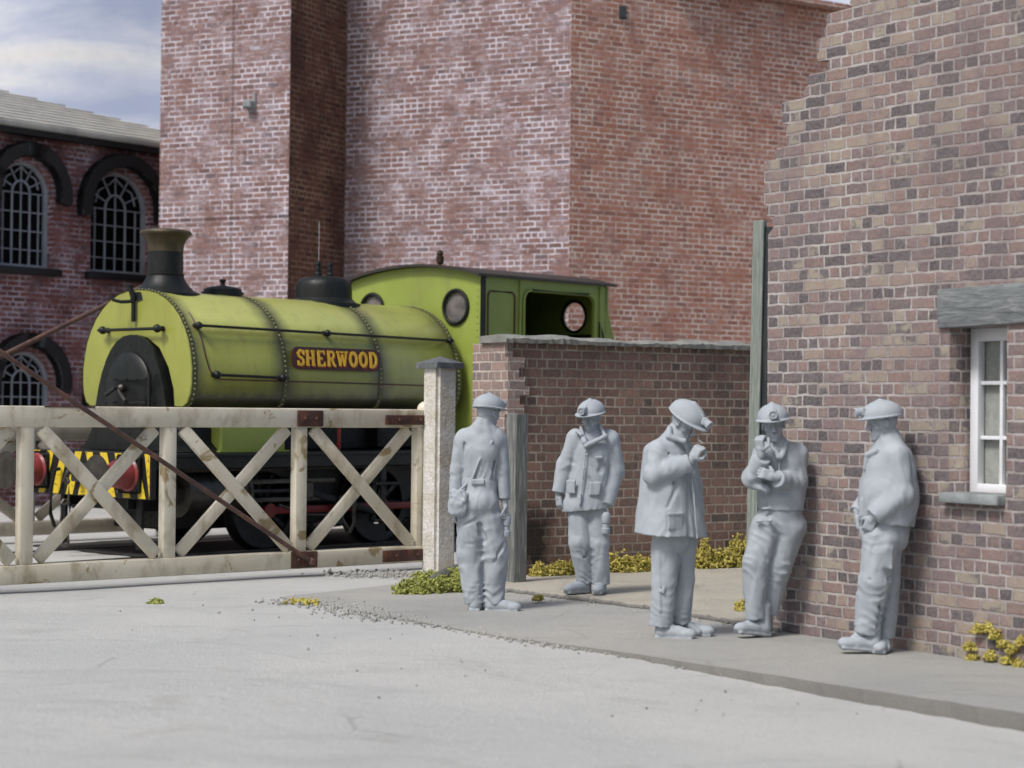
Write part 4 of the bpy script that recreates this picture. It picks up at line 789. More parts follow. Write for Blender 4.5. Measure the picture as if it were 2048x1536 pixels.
# ------------------------------------------------------------------ modelled figures: signed distance fields turned into one continuous surface each
class Field:
    def __init__(s, lo, hi, h):
        s.h = h; s.lo = np.array(lo, float); s.n = np.ceil((np.array(hi, float)-s.lo)/h).astype(int)+1
        s.ax = [s.lo[i]+h*np.arange(s.n[i]) for i in range(3)]; s.d = np.full(tuple(s.n), .5, np.float32)
    def sl(s, lo, hi):
        r = []
        for i in range(3):
            a = max(0, int((lo[i]-s.lo[i])/s.h)); b = min(int(s.n[i]), int((hi[i]-s.lo[i])/s.h)+2)
            if b <= a: return None
            r.append(slice(a, b))
        return tuple(r)
    def P(s, q): return np.stack(np.meshgrid(*[s.ax[i][q[i]] for i in range(3)], indexing='ij'), -1)
    def op(s, lo, hi, fn, k=.02, mode='u'):
        m = k+.03; q = s.sl(np.array(lo)-m, np.array(hi)+m)
        if q is None: return
        d2 = fn(s.P(q)); a = s.d[q]
        if mode == 'u': hh = np.clip(.5+.5*(d2-a)/k, 0, 1); s.d[q] = d2*(1-hh)+a*hh-k*hh*(1-hh)*.75
        elif mode == 's': hh = np.clip(.5-.5*(d2+a)/k, 0, 1); s.d[q] = a*(1-hh)-d2*hh+k*hh*(1-hh)
        elif mode == 'i': s.d[q] = np.maximum(a, d2)
    def cone(s, a, b, ra, rb, k=.02, flat=None, mode='u', cap=0):
        a, b = np.array(a, float), np.array(b, float); R = max(ra, rb)*1.05
        if flat is not None: f, fs = np.array(flat[0], float), flat[1]; f = f/np.linalg.norm(f)
        def fn(P):
            A, Bq = a, b
            if flat is not None:
                P = P+(fs-1)*((P-a)@f)[..., None]*f; Bq = b+(fs-1)*((b-a)@f)*f
            d = Bq-A; L2 = d@d+1e-9; tt = ((P-A)@d)/L2; tc_ = np.clip(tt, 0, 1)
            dd = np.linalg.norm(P-A-tc_[..., None]*d, axis=-1)-(ra+(rb-ra)*tc_)
            if cap & 1: dd = np.maximum(dd, (tt-1)*math.sqrt(L2))
            if cap & 2: dd = np.maximum(dd, -tt*math.sqrt(L2))
            return dd
        s.op(np.minimum(a, b)-R, np.maximum(a, b)+R, fn, k, mode)
    def ell(s, c, r, R=None, k=.02, mode='u'):
        c = np.array(c, float); r = np.array(r, float); M = np.eye(3) if R is None else np.array(R); big = max(r)
        def fn(P):
            q = (P-c)@M; k0 = np.linalg.norm(q/r, axis=-1); k1 = np.linalg.norm(q/(r*r), axis=-1)+1e-6; return k0*(k0-1)/k1
        s.op(c-big, c+big, fn, k, mode)
    def box(s, c, hsz, R=None, rd=.01, k=.012, mode='u'):
        c = np.array(c, float); hs = np.array(hsz, float)-rd; M = np.eye(3) if R is None else np.array(R); big = np.linalg.norm(hsz)
        def fn(P):
            q = np.abs((P-c)@M)-hs; return np.linalg.norm(np.maximum(q, 0), axis=-1)+np.minimum(q.max(-1), 0)-rd
        s.op(c-big, c+big, fn, k, mode)
    def half(s, p, n):      # keep the side the normal points away from
        p, n = np.array(p, float), np.array(n, float); n /= np.linalg.norm(n); P = s.P((slice(None),)*3); s.d = np.maximum(s.d, ((P-p)@n).astype(np.float32))
    def disp(s, fn): # cloth folds near the surface
        m = np.abs(s.d) < .05; idx = np.argwhere(m); P = s.lo+idx*s.h; s.d[m] += fn(P).astype(np.float32)
    def mesh(s, name):
        d = s.d; d[0], d[-1], d[:, 0], d[:, -1], d[:, :, 0], d[:, :, -1] = (.5,)*6; ins = d < 0; nx, ny, nz = d.shape
        c = [(i, j, k) for i in (0, 1) for j in (0, 1) for k in (0, 1)]
        cnt = sum(ins[i:nx-1+i, j:ny-1+j, k:nz-1+k].astype(np.int8) for i, j, k in c); cell = (cnt > 0) & (cnt < 8)
        idx = np.argwhere(cell); ids = np.full(cell.shape, -1, np.int64); ids[cell] = np.arange(len(idx))
        val = [d[idx[:, 0]+i, idx[:, 1]+j, idx[:, 2]+k] for i, j, k in c]; acc = np.zeros((len(idx), 3)); num = np.zeros(len(idx))
        for a in range(8):
            for b in range(a+1, 8):
                if sum(abs(c[a][q]-c[b][q]) for q in range(3)) != 1: continue
                m = (val[a] < 0) != (val[b] < 0); t_ = val[a][m]/(val[a][m]-val[b][m]+1e-12)
                acc[m] += np.array(c[a])+(np.array(c[b])-np.array(c[a]))*t_[:, None]; num[m] += 1
        V = s.lo+s.h*(idx+acc/num[:, None]); F = []
        for ax in range(3):
            o1, o2 = [(1, 2), (2, 0), (0, 1)][ax]
            sa = [slice(None)]*3; sb = [slice(None)]*3; sa[ax] = slice(0, -1); sb[ax] = slice(1, None)
            a, b = ins[tuple(sa)], ins[tuple(sb)]; e = np.argwhere(a != b); e = e[(e[:, o1] > 0) & (e[:, o2] > 0)]
            def g(d1, d2):
                q = e.copy(); q[:, o1] -= d1; q[:, o2] -= d2; return ids[q[:, 0], q[:, 1], q[:, 2]]
            Q = np.stack([g(1, 1), g(0, 1), g(0, 0), g(1, 0)], 1); fl = b[e[:, 0], e[:, 1], e[:, 2]]; Q[fl] = Q[fl][:, ::-1]; F.append(Q)
        F = np.concatenate(F); F = F[(F >= 0).all(1)]
        me = bpy.data.meshes.new(name); me.vertices.add(len(V)); me.vertices.foreach_set('co', V.ravel().astype(np.float32))
        me.loops.add(F.size); me.loops.foreach_set('vertex_index', F.ravel().astype(np.int32)); me.polygons.add(len(F))
        me.polygons.foreach_set('loop_start', np.arange(0, F.size, 4, dtype=np.int32)); me.update(calc_edges=True); me.validate()
        me.polygons.foreach_set('use_smooth', [True]*len(me.polygons)); return me
def sobj(field, name, parent, mat=None):
    me = field.mesh(name); me.materials.append(mat or M_grey); o = bpy.data.objects.new(name, me); COL.objects.link(o); o.parent = parent; return o
def wv(P, f, seed):        # warped sines, a cheap smooth noise
    x, y, z = P[:, 0]*f[0]+seed, P[:, 1]*f[1]+seed*1.3, P[:, 2]*f[2]+seed*.7
    a = np.sin(x+1.7*np.sin(y*.8+z*.9)+seed)*np.cos(z+1.3*np.sin(x*.6-y)); b = np.sin(1.9*y+1.4*np.sin(1.1*x+z*1.2)+2)*np.cos(1.7*x-z*.8+seed); return a*.6+b*.4
def folds(amp, stretch=(16, 16, 7), seed=0., spots=()):
    def fn(P):
        st_ = np.array(stretch); d = 0.
        for k_, (fr_, am_) in enumerate(((1., .75), (1.7, .42))):
            n_ = wv(P, st_*fr_, seed+k_*3.1); r_ = np.clip(1-np.abs(n_)*2.0, -.7, 1); d = d-amp*1.15*am_*r_*(1 if k_ == 0 else -1)
        for c, rad, am, dr, fq in spots:           # creases gathered at a joint: dr = direction across the folds
            q = P-np.array(c); w_ = np.exp(-(q**2).sum(1)/(rad*rad)); dr = np.array(dr, float); dr /= np.linalg.norm(dr)
            mo = wv(P, (11, 11, 9), seed+am*900); ph = q@dr*fq*.62+2.2*mo+1.5*np.sin(q[:, 0]*15+q[:, 1]*12+seed)+1.2*np.sin(q[:, 2]*14+seed*2); s_ = np.sin(ph); w_ = w_*np.clip(.55+.9*wv(P, (9, 9, 13), seed+7), 0, 1.3); d = d-am*1.1*w_*(1-np.abs(s_)*1.7)
        return d
    return fn
def frame(yaw, pitch=0, roll=0):     # local (right, forward, up); yaw 0 looks at the camera (-y), positive turns towards +x
    f = np.array([math.sin(yaw)*math.cos(pitch), -math.cos(yaw)*math.cos(pitch), math.sin(pitch)]); r = np.cross(f, [0, 0, 1]); r /= np.linalg.norm(r); u = np.cross(r, f)
    if roll: r, u = r*math.cos(roll)+u*math.sin(roll), u*math.cos(roll)-r*math.sin(roll)
    return np.stack([r, f, u], 1)     # columns
def head_sdf(F, c, M, neck, sc=1.):
    c = np.array(c, float); L = lambda *p: c+M@(np.array(p)*sc)
    E = lambda p, r, k=.012, mode='u': F.ell(L(*p), np.array(r)*sc, M, k, mode)
    F.cone(L(0, -.02, -.05), neck, .060, .062, .03)
    E((0, -.01, .03), (.076, .098, .105)); E((0, .025, -.055), (.056, .068, .066), .03); E((0, .072, -.098), (.026, .022, .022), .02)
    for s_ in (-1, 1):
        E((s_*.047, .055, -.022), (.022, .024, .022), .02); E((s_*.033, .097, .008), (.018, .014, .011), .008, 's'); E((s_*.033, .079, .008), (.013, .012, .011), .004)
        F.cone(L(s_*.012, .094, .03), L(s_*.05, .082, .03), .011*sc, .009*sc, .01)
        E((s_*.080, -.005, -.002), (.010, .022, .033), .008); E((s_*.086, .0, .0), (.006, .010, .016), .004, 's'); F.cone(L(s_*.014, .108, -.036), L(s_*.014, .104, -.036), .010*sc, .009*sc, .006)
    F.cone(L(0, .092, .022), L(0, .118, -.026), .010*sc, .014*sc, .010); F.cone(L(-.020, .090, -.066), L(.020, .090, -.066), .008*sc, .008*sc, .006); F.cone(L(-.017, .088, -.079), L(.017, .088, -.079), .008*sc, .008*sc, .006)
    F.cone(L(-.024, .101, -.0725), L(.024, .101, -.0725), .0035, .0035, .003, mode='s')
def helmet_obj(c, M, parent, lo, hi, sc=1., tilt=0.):
    c = np.array(c, float); L = lambda *p: c+M@(np.array(p)*sc)
    F = Field(c-.27, c+.27, .0058)
    F.ell(L(0, -.005, .058), np.array((.119, .145, .106))*sc, M, .01)
    F.half(L(0, 0, .040), -M[:, 2])
    F.ell(L(0, .012, .046), np.array((.133, .166, .013))*sc, M, .008); F.ell(L(0, .105, .046), np.array((.085, .085, .011))*sc, M, .012)
    F.cone(L(0, -.13, .09), L(0, -.0, .159), .012, .012, .03); F.cone(L(0, -.0, .159), L(0, .11, .12), .012, .012, .03)
    F.ell(L(0, -.01, .02), np.array((.092, .118, .09))*sc, M, .006, 's')
    h_ = sobj(F, 'helmet', parent)
    F = Field(c-.27, c+.27, .0058); F.box(L(0, .135, .10), (.028, .014, .03), M, .008); F.cone(L(0, .135, .103), L(0, .195, .098), .026, .034, .006, cap=3); F.cone(L(0, .188, .098), L(0, .205, .098), .024, .024, .004, mode='s', cap=3); F.ell(L(0, .186, .098), (.018, .008, .018), M, .004)
    sobj(F, 'cap_lamp', h_)
def hand_sdf(F, wr, M, curl=.5, side_=1, sc=1.0, spread=.0, thumb=.6):
    """M columns: across (towards thumb), along the fingers, back of the hand"""
    wr = np.array(wr, float); L = lambda *p: wr+M@(np.array(p)*sc); F.cone(L(0, -.03, 0), L(0, .02, 0), .028*sc, .027*sc, .015)
    F.box(L(0, .05, 0), np.array((.040, .045, .016))*sc, M, .012, .012)
    for i, (x, ln) in enumerate(((.032, .072), (.0105, .080), (-.0105, .074), (-.031, .058))):
        p = np.array((x, .088, 0.)); a = 0.; cu = curl*(1+.08*i)
        for j, fr in enumerate((.44, .31, .25)):
            a += cu*(1.25 if j else .9); q = p+np.array((spread*(x*3), math.cos(a), -math.sin(a)))*ln*fr; F.cone(L(*p), L(*q), (.0108-.001*j)*sc, (.0100-.001*j)*sc, .0035); p = q
    p = np.array((.034, .018, -.006)); dirs = [np.array((.75, .62, -.25-thumb*.4)), np.array((.25-.5*thumb, .85, -.5*thumb-.1)), np.array((-.35*thumb, .9, -.6*thumb))]
    for j, dv in enumerate(dirs):
        dv = dv/np.linalg.norm(dv); q = p+dv*(.036, .034, .026)[j]; F.cone(L(*p), L(*q), (.0155, .0125, .011)[j]*sc, (.0125, .011, .0095)[j]*sc, .008); p = q
def mat3(along, back):
    a = np.array(along, float); a /= np.linalg.norm(a); b = np.array(back, float); b = b-a*(b@a); b /= np.linalg.norm(b); return np.stack([np.cross(a, b), a, b], 1)
def boot_obj(parent, heel, d, tilt=0., sole=.02, name='boot', L_=.285, shaft=(0, 0, .16)):
    """heel: point on the ground under the heel; d: horizontal direction of the toe; tilt lifts the toe"""
    d = np.array((d[0], d[1], 0), float); d /= np.linalg.norm(d); f = d*math.cos(tilt)+np.array((0, 0, math.sin(tilt))); r = np.cross(f, [0, 0, 1]); r /= np.linalg.norm(r); u = np.cross(r, f); M = np.stack([r, f, u], 1)
    h = np.array(heel, float); P = lambda *p: h+M@np.array(p); F = Field(h-.42, h+.42, .007)
    F.cone(P(0, .02, .055), P(0, .17, .048), .050, .046, .02); F.ell(P(0, .205, .045), (.050, .062, .042), M, .02); F.cone(P(0, .02, .07), P(0, .13, .062), .046, .040, .03)
    F.cone(P(0, .015, .06), np.array(P(0, .012, .06))+np.array(shaft), .050, .052, .03)
    F.half(P(0, 0, .006), -u)
    F.box(P(0, .105, .016), (.047, .140, .013), M, .012, .008); F.box(P(0, .01, .014), (.042, .045, .018), M, .012, .006)
    for k in range(4): F.cone(P(-.022, .075+.022*k, .098-.009*k), P(.022, .075+.022*k, .098-.009*k), .0045, .0045, .004)
    F.disp(folds(.002, (30, 30, 30), h[0]*7)); return sobj(F, name, parent)
def mk(foot, u0, v0, m):
    """a figure's own coordinates in metres, read off the photograph: u to the right, v down, y depth"""
    return lambda u, v, y=0.: np.array(((u-u0)*m, y, (v0-v)*m))
def thing_root(name, loc, lab, cat, group=None):
    o = empty(name, loc); tag(o, lab, cat, group); return o
LO, HI = (-.62, -.45, -.05), (.62, .5, 1.9)
def person(foot, lab, group='miners standing about the yard'):
    p = thing_root('person', foot, lab, 'person', group); return p
def yoke(F, J, r=.062):      # slope of the shoulders from the neck to the sleeve heads
    for q in 'lr':
        a, b = np.array(J['neck'])-np.array((0, 0, .035)), np.array(J['sh'+q])-np.array((0, 0, .012)); F.cone(a, a+(b-a)*.93, r+.006, r*1.08, .055)
def limb(F, pts, rs, k=.03, cap=0, flat=None):
    for i in range(len(pts)-1): F.cone(pts[i], pts[i+1], rs[i], rs[i+1], k, flat, cap=cap if i == len(pts)-2 else 0)
def body(root, J, fy, headc, HM, hands):
    """one continuous body under the clothes: J joints; fy facing vector"""
    F = Field(LO, HI, .0068); fl = ((fy[0], fy[1], 0), 1.45)
    F.cone(J['pelvis'], J['waist'], .135, .118, .05, fl); F.cone(J['waist'], J['chest'], .118, .150, .06, fl)
    for s_ in 'lr':
        F.cone(J['chest'], J['sh'+s_], .10, .058, .05, fl); limb(F, [J['sh'+s_], J['el'+s_], J['wr'+s_]], [.050, .040, .028], .02)
        limb(F, [J['hip'+s_], J['kn'+s_], J['an'+s_]], [.082, .056, .040], .03); F.cone(J['an'+s_], np.array(J['an'+s_])*np.array((1, 1, .35))+J.get('toe'+s_, np.zeros(3)), .036, .026, .02)
    F.cone(J['chest'], J['neck'], .085, .062, .05); head_sdf(F, headc, HM, J['neck'])
    for (wr, M, cu, th_) in hands: hand_sdf(F, wr, M, cu, thumb=th_)
    me = F.mesh('person_body'); me.materials.append(M_grey); o = bpy.data.objects.new('body', me); COL.objects.link(o); o.parent = root; return o
V3 = lambda *a: np.array(a, float)

# ---- man seen from behind, in braces, with a bag on his hip and a lamp in his right hand
m_ = .001353; f0 = ground(860+330/3.07, 1223); c = mk(f0, 330, 1425, m_); p1 = person(f0, 'grey figure of a miner seen from behind, beside the gate post')
J = dict(pelvis=c(290, 790), waist=c(285, 610), chest=c(290, 430, .0), neck=c(325, 285, .0), shl=c(186, 385, .0), shr=c(412, 378, .02), ell=c(160, 560, .02), elr=c(432, 560, .03), wrl=c(150, 755, -.02), wrr=c(446, 745, .0),
         hipl=c(245, 830), hipr=c(355, 830), knl=c(240, 1080, .02), knr=c(395, 1075, .0), anl=c(268, 1345, -.0), anr=c(392, 1340, .02), toel=V3(.02, .12, 0), toer=V3(.15, -.02, 0))
hM = frame(math.radians(140), math.radians(-6)); hc = c(345, 215, .01); fy = (.35, .94)
body(p1, J, fy, hc, hM, [(c(147, 800, -.01), mat3((.06, .12, -1), (-1, .2, 0)), .55, .5), (c(452, 772, .0), mat3((.12, -.1, -1), (.9, .3, 0)), .8, .9)])
helmet_obj(hc, hM, p1, LO, HI)
fl = ((fy[0], fy[1], 0), 1.4)
F = Field(LO, HI, .0068)     # shirt with braces
F.cone(c(290, 640), c(290, 440), .142, .168, .05, fl); F.cone(c(290, 440), c(310, 330), .165, .10, .06, fl)
for s_, q in (('l', c(205, 370)), ('r', c(385, 360))): F.cone(c(290, 400), q, .12, .085, .06, fl)
yoke(F, J); limb(F, [J['shl'], J['ell'], c(150, 735, -.01)], [.064, .064, .052], .03, 1); limb(F, [J['shr'], J['elr'], c(444, 735, .01)], [.066, .066, .054], .03, 1)
F.cone(c(300, 310, .0), c(330, 262, .01), .078, .064, .03); F.cone(c(322, 280, -.0), c(332, 252, 0), .078, .072, .01, cap=3)
F.cone(c(330, 262), c(335, 225), .058, .054, .004, mode='s', cap=3)
F.cone(c(405, 735, .02), c(480, 735, .02), .012, .012, .01)
F.cone(c(250, 615, -.114), c(295, 500, -.126), .008, .008, .008); F.cone(c(295, 500, -.126), c(372, 385, -.104), .008, .008, .008); F.cone(c(330, 615, -.114), c(235, 400, -.108), .006, .006, .012)

for a, b in (((395, 380, -.06), (372, 600, -.08)), ((205, 400, -.07), (188, 600, -.07))): F.cone(c(*a), c(*b), .008, .014, .012, mode='s')
F.half(c(290, 655), (0, 0, -1))if False else None
F.disp(folds(.0052, (17, 17, 9), 1.1, ((J['elr'], .1, .006, (0, 0, 1), 90), (J['ell'], .1, .006, (0, 0, 1), 90), (c(300, 600), .13, .006, (1, 0, .2), 95))))
sobj(F, 'shirt', p1)
F = Field(LO, HI, .0068)     # trousers
F.cone(c(290, 790), c(288, 640), .168, .152, .05, fl); F.ell(c(295, 760, -.03), (.155, .13, .13), None, .04)
limb(F, [c(250, 850), J['knl'], c(272, 1375)], [.122, .104, .078], .03, 1); limb(F, [c(352, 860), c(400, 1075), c(392, 1372, .02)], [.125, .102, .082], .03, 1)
F.half(c(290, 590), (0, 0, 1)); F.cone(c(180, 612), c(400, 605), .01, .01, .02)
F.box(c(288, 630, -.115), (.05, .012, .02), None, .005); F.cone(c(288, 700, -.18), c(296, 930, -.15), .008, .02, .02, mode='s')
F.cone(c(300, 900, -.08), c(330, 990, -.08), .02, .03, .03, mode='s')
for a, b in (((190, 900, -.1), (290, 860, -.13)), ((330, 1180, -.08), (350, 1330, -.07)), ((205, 1010, -.1), (280, 1010, -.11)), ((390, 1120, -.1), (440, 1010, -.08))): F.cone(c(*a), c(*b), .006, .012, .02, mode='s')
F.disp(folds(.0085, (13, 13, 6.5), 2.3, ((J['knl'], .14, .008, (.5, 0, 1), 60), (J['knr'], .14, .008, (-.6, 0, 1), 60), (c(270, 1340), .1, .010, (0, 0, 1), 75), (c(392, 1335), .1, .010, (.3, 0, 1), 75), (c(300, 960, -.1), .1, .01, (1, 0, .7), 60))))
sobj(F, 'trousers', p1)
boot_obj(p1, c(275, 1425, -.04), (.12, 1)); boot_obj(p1, c(378, 1428, .0)+V3(-.02, 0, 0), (1, -.12))
# bag and lamp
bg_ = thing_root('haversack', tuple(V3(*f0)+c(175, 760, -.1)), 'pale cloth bag at the hip of the miner seen from behind', 'bag')
F = Field((-.2, -.2, -.25), (.2, .2, .25), .007); F.ell((0, 0, .0), (.085, .06, .115), None, .02); F.box((-.01, 0, -.04), (.075, .05, .07), None, .04, .03); F.cone((-.05, 0, .09), (.05, -.02, .06), .03, .035, .02); F.cone((.02, -.05, .1), (.06, -.06, .04), .014, .014, .01); F.cone((-.06, -.03, .06), (.05, -.06, .02), .012, .012, .01); F.disp(folds(.007, (24, 24, 16), 3.3)); sobj(F, 'cloth_sack', bg_)
F = Field((-.25, -.25, -.1), (.25, .25, .5), .007); F.cone((0, .0, .1), (.06, .03, .16), .012, .012, .01); sobj(F, 'strap', bg_)
def lamp(root_loc, lab, s=1.):
    o = thing_root('safety_lamp', tuple(root_loc), lab, 'lamp', 'flame safety lamps carried by the men'); mb = MB()
    mb.lathe([(.036, -.19), (.04, -.18), (.04, -.145), (.030, -.14), (.028, -.10), (.036, -.095), (.040, -.07), (.040, -.02), (.030, -.005), (.01, .0)], (0, 0, 0), (0, 0, 1), 20); mb.build('lamp_body', M_grey, o)
    mb = MB(); mb.tube([(.02*math.cos(a), 0, .012+.02*math.sin(a)) for a in [i*math.pi/6 for i in range(13)]], .004, 6); mb.build('hook', M_grey, o); return o
lamp(V3(*f0)+c(462, 825, -.01), 'small grey lamp held by the miner seen from behind')

# ---- man in a short jacket facing the camera, on the yard slab
m_ = .00130; f0 = ground(1080+340/3.416, 1187, .051); c = mk(f0, 340, 1428, m_); p2 = person(f0, 'grey figure of a miner in buttoned jacket standing square before the brick wall')
J = dict(pelvis=c(320, 800), waist=c(335, 640), chest=c(345, 470, .0), neck=c(340, 335, -.01), shl=c(232, 370), shr=c(470, 372), ell=c(165, 560, .02), elr=c(500, 590, .03), wrl=c(120, 745, -.02), wrr=c(432, 815, -.05),
         hipl=c(272, 830), hipr=c(378, 840), knl=c(268, 1080, -.04), knr=c(395, 1090, -.04), anl=c(318, 1330, .02), anr=c(412, 1340, .0), toel=V3(-.1, -.08, 0), toer=V3(0, -.12, 0))
hM = frame(math.radians(-28), math.radians(-12)); hc = c(338, 232, -.03); fy = (-.1, -1)
body(p2, J, fy, hc, hM, [(c(120, 762, -.02), mat3((.1, -.1, -1), (-.8, -.5, 0)), .6, .6), (c(420, 830, -.06), mat3((-.1, -.2, -1), (.5, -.8, 0)), .75, .9)])
helmet_obj(hc, hM, p2, LO, HI)
fl = ((fy[0], fy[1], 0), 1.35); F = Field(LO, HI, .0068)
F.cone(c(305, 835), c(335, 640), .215, .178, .05, fl); F.cone(c(335, 640), c(345, 460), .178, .178, .06, fl)
for s_, q in (('l', c(248, 385)), ('r', c(455, 385))): F.cone(c(345, 430), q, .13, .09, .06, fl)
yoke(F, J, .066); limb(F, [J['shl'], J['ell'], c(122, 745, -.02)], [.074, .078, .064], .03, 1); limb(F, [J['shr'], J['elr'], c(438, 822, -.05)], [.078, .090, .076], .03, 1)
F.cone(c(340, 380), c(342, 320, 0), .10, .066, .03)
F.half(c(305, 858, 0), (.10, 0, -1))
# collar, lapel, placket, pockets
F.cone(c(268, 300, -.06), c(290, 395, -.155), .016, .024, .006); F.cone(c(400, 285, -.05), c(430, 355, -.13), .014, .022, .006); F.cone(c(420, 360, -.14), c(300, 420, -.165), .022, .020, .008); F.cone(c(240, 325, -.1), c(270, 345, -.135), .016, .018, .006)
F.cone(c(300, 420, -.150), c(262, 815, -.170), .008, .010, .008)
F.cone(c(285, 320, -.13), c(330, 330, -.13), .03, .02, .01, mode='s')
for v in (480, 570, 658, 745): F.ell(c(300-(v-480)*.13+4, v, -.185), (.011, .008, .011), None, .003)
F.box(c(200, 700, -.130), (.045, .010, .060), frame(-.5), .008, .010); F.box(c(365, 710, -.155), (.05, .010, .060), frame(.1), .008, .006); F.box(c(395, 500, -.143), (.04, .008, .012), frame(.3), .006, .004)
F.cone(c(430, 500, -.13), c(400, 590, -.14), .018, .030, .02, mode='s'); F.cone(c(440, 620, -.12), c(400, 780, -.15), .008, .016, .02, mode='s'); F.cone(c(180, 620, -.1), c(165, 770, -.1), .008, .014, .02, mode='s')
F.disp(folds(.005, (15, 15, 7), 5.1, ((J['elr'], .12, .006, (.2, 0, 1), 70), (J['ell'], .12, .006, (0, 0, 1), 70), (c(340, 830, -.15), .15, .005, (1, 0, 0), 60)))); sobj(F, 'jacket', p2)
F = Field(LO, HI, .0068); F.cone(c(322, 830), c(322, 750), .150, .150, .05, fl)
limb(F, [c(268, 850), c(268, 1080, -.03), c(318, 1362, .01)], [.108, .096, .078], .025, 1); limb(F, [c(380, 850), c(398, 1085, -.03), c(412, 1362)], [.108, .090, .082], .025, 1)
F.cone(c(340, 900, -.12), c(335, 1090, -.11), .008, .014, .02, mode='s'); F.cone(c(225, 1085, -.1), c(320, 1100, -.1), .006, .008, .012, mode='s'); F.cone(c(270, 1200, -.08), c(330, 1130, -.09), .008, .014, .02, mode='s')
F.disp(folds(.008, (13, 13, 6), 6.4, ((c(268, 1110), .14, .009, (.6, 0, 1), 60), (c(400, 1110), .13, .006, (-.4, 0, 1), 60), (c(315, 1320), .1, .010, (.2, 0, 1), 80), (c(412, 1320), .1, .009, (0, 0, 1), 80)))); sobj(F, 'trousers', p2)
boot_obj(p2, c(318, 1425, .02), (-.85, -.75)); boot_obj(p2, c(415, 1425, .06), (-.18, -1))
lamp(V3(*f0)+c(440, 868, -.09), 'small grey lamp hanging from the hand of the miner in the buttoned jacket')

# ---- man in a long coat turned to the right, raising a cigarette
m_ = .001276; f0 = ground(1240+310/2.9, 1277); c = mk(f0, 310, 1468, m_); p3 = person(f0, 'grey figure of a miner in long flared coat, head bowed over his raised hand')
J = dict(pelvis=c(300, 830), waist=c(290, 640), chest=c(285, 440, .0), neck=c(315, 300, -.01), shl=c(205, 385, -.10), shr=c(365, 385, .11), ell=c(185, 520, -.15), elr=c(420, 590, .12), wrl=c(375, 440, -.19), wrr=c(440, 760, .08),
         hipl=c(262, 860, -.04), hipr=c(355, 860, .06), knl=c(255, 1140, -.05), knr=c(365, 1130, .07), anl=c(238, 1370, -.04), anr=c(345, 1360, .07), toel=V3(.14, -.05, 0), toer=V3(.14, -.04, 0))
hM = frame(math.radians(52), math.radians(-32)); hc = c(358, 222, -.03); fy = (.8, -.6)
body(p3, J, fy, hc, hM, [(c(395, 425, -.195), mat3((.45, -.1, .8), (-.5, -.8, .25)), .95, .9), (c(440, 770, .08), mat3((0, -.2, -1), (.9, .3, 0)), .6, .5)])
helmet_obj(hc, hM, p3, LO, HI, 1.04)
fl = ((fy[0], fy[1], 0), 1.22); F = Field(LO, HI, .0068)
F.cone(c(282, 870), c(280, 600), .262, .190, .06, fl); F.cone(c(280, 600), c(275, 430), .195, .168, .08, fl); F.cone(c(275, 430), c(295, 345), .165, .10, .06, fl)
F.cone(c(270, 410), c(215, 400, -.08), .13, .088, .06); F.cone(c(285, 410), c(350, 400, .09), .12, .085, .06)
yoke(F, J, .07); limb(F, [J['shl'], J['ell'], c(385, 445, -.19)], [.074, .084, .066], .03, 1); limb(F, [J['shr'], J['elr'], c(440, 745, .08)], [.072, .075, .065], .03, 1)
F.cone(c(290, 360), c(322, 268, -.0), .10, .074, .03); F.cone(c(275, 250, -.05), c(262, 300, -.12), .018, .026, .010); F.cone(c(262, 300, -.12), c(350, 325, -.14), .022, .020, .010); F.cone(c(350, 320, -.13), c(395, 420, -.08), .018, .016, .01)
F.cone(c(195, 400, .04), c(172, 890, .02), .085, .125, .06); F.cone(c(385, 520, .0), c(425, 890, .02), .07, .095, .06)
F.half(c(280, 872), (-.06, 0, -1))
F.cone(c(395, 480, -.12), c(430, 880, -.15), .008, .008, .01)
F.cone(c(320, 560, -.18), c(262, 700, -.2), .018, .008, .025, mode='s'); F.cone(c(385, 620, -.13), c(395, 860, -.17), .016, .022, .025, mode='s'); F.box(c(300, 740, -.225), (.07, .010, .012), frame(.5), .006, .006); F.box(c(300, 790, -.222), (.066, .008, .05), frame(.5), .01, .012)
F.cone(c(185, 420, -.16), c(260, 400, -.15), .006, .010, .015, mode='s'); F.cone(c(170, 580, -.14), c(330, 560, -.17), .008, .012, .02, mode='s')
F.disp(folds(.0055, (13, 13, 5.5), 8.2, ((c(210, 480, -.15), .11, .009, (.5, 0, 1), 75), (c(300, 480, -.2), .1, .005, (1, 0, -.3), 60), (c(280, 860, -.2), .2, .005, (1, 0, 0), 55)))); sobj(F, 'coat', p3)
F = Field(LO, HI, .0068); F.cone(c(305, 880), c(305, 780), .155, .15, .05, fl)
limb(F, [c(262, 880, -.04), c(252, 1140, -.045), c(236, 1392, -.03)], [.108, .094, .086], .02, 1); limb(F, [c(362, 880, .07), c(368, 1130, .07), c(345, 1385, .07)], [.105, .088, .080], .02, 1)
F.cone(c(320, 950, -.08), c(315, 1390, -.07), .012, .018, .02, mode='s'); F.cone(c(215, 960, -.13), c(225, 1300, -.12), .006, .008, .02); F.ell(c(240, 1180, -.14), (.03, .008, .035), None, .01)
F.disp(folds(.007, (13, 13, 5), 9.4, ((c(245, 1345), .11, .010, (.2, 0, 1), 75), (c(350, 1345, .05), .1, .009, (0, 0, 1), 75), (c(255, 1160), .13, .005, (.5, 0, 1), 60)))); sobj(F, 'trousers', p3)
boot_obj(p3, c(232, 1470, -.03), (1, -.28)); boot_obj(p3, c(345, 1465, .10), (1, -.15))
cg = thing_root('cigarette', tuple(V3(*f0)+c(455, 335, -.2)), 'tiny cigarette in the raised hand of the man in the long coat', 'cigarette'); mb = MB(); mb.tube([(0, 0, 0), (-.03, .01, .02)], .004, 6); mb.build('paper', M_grey, cg)

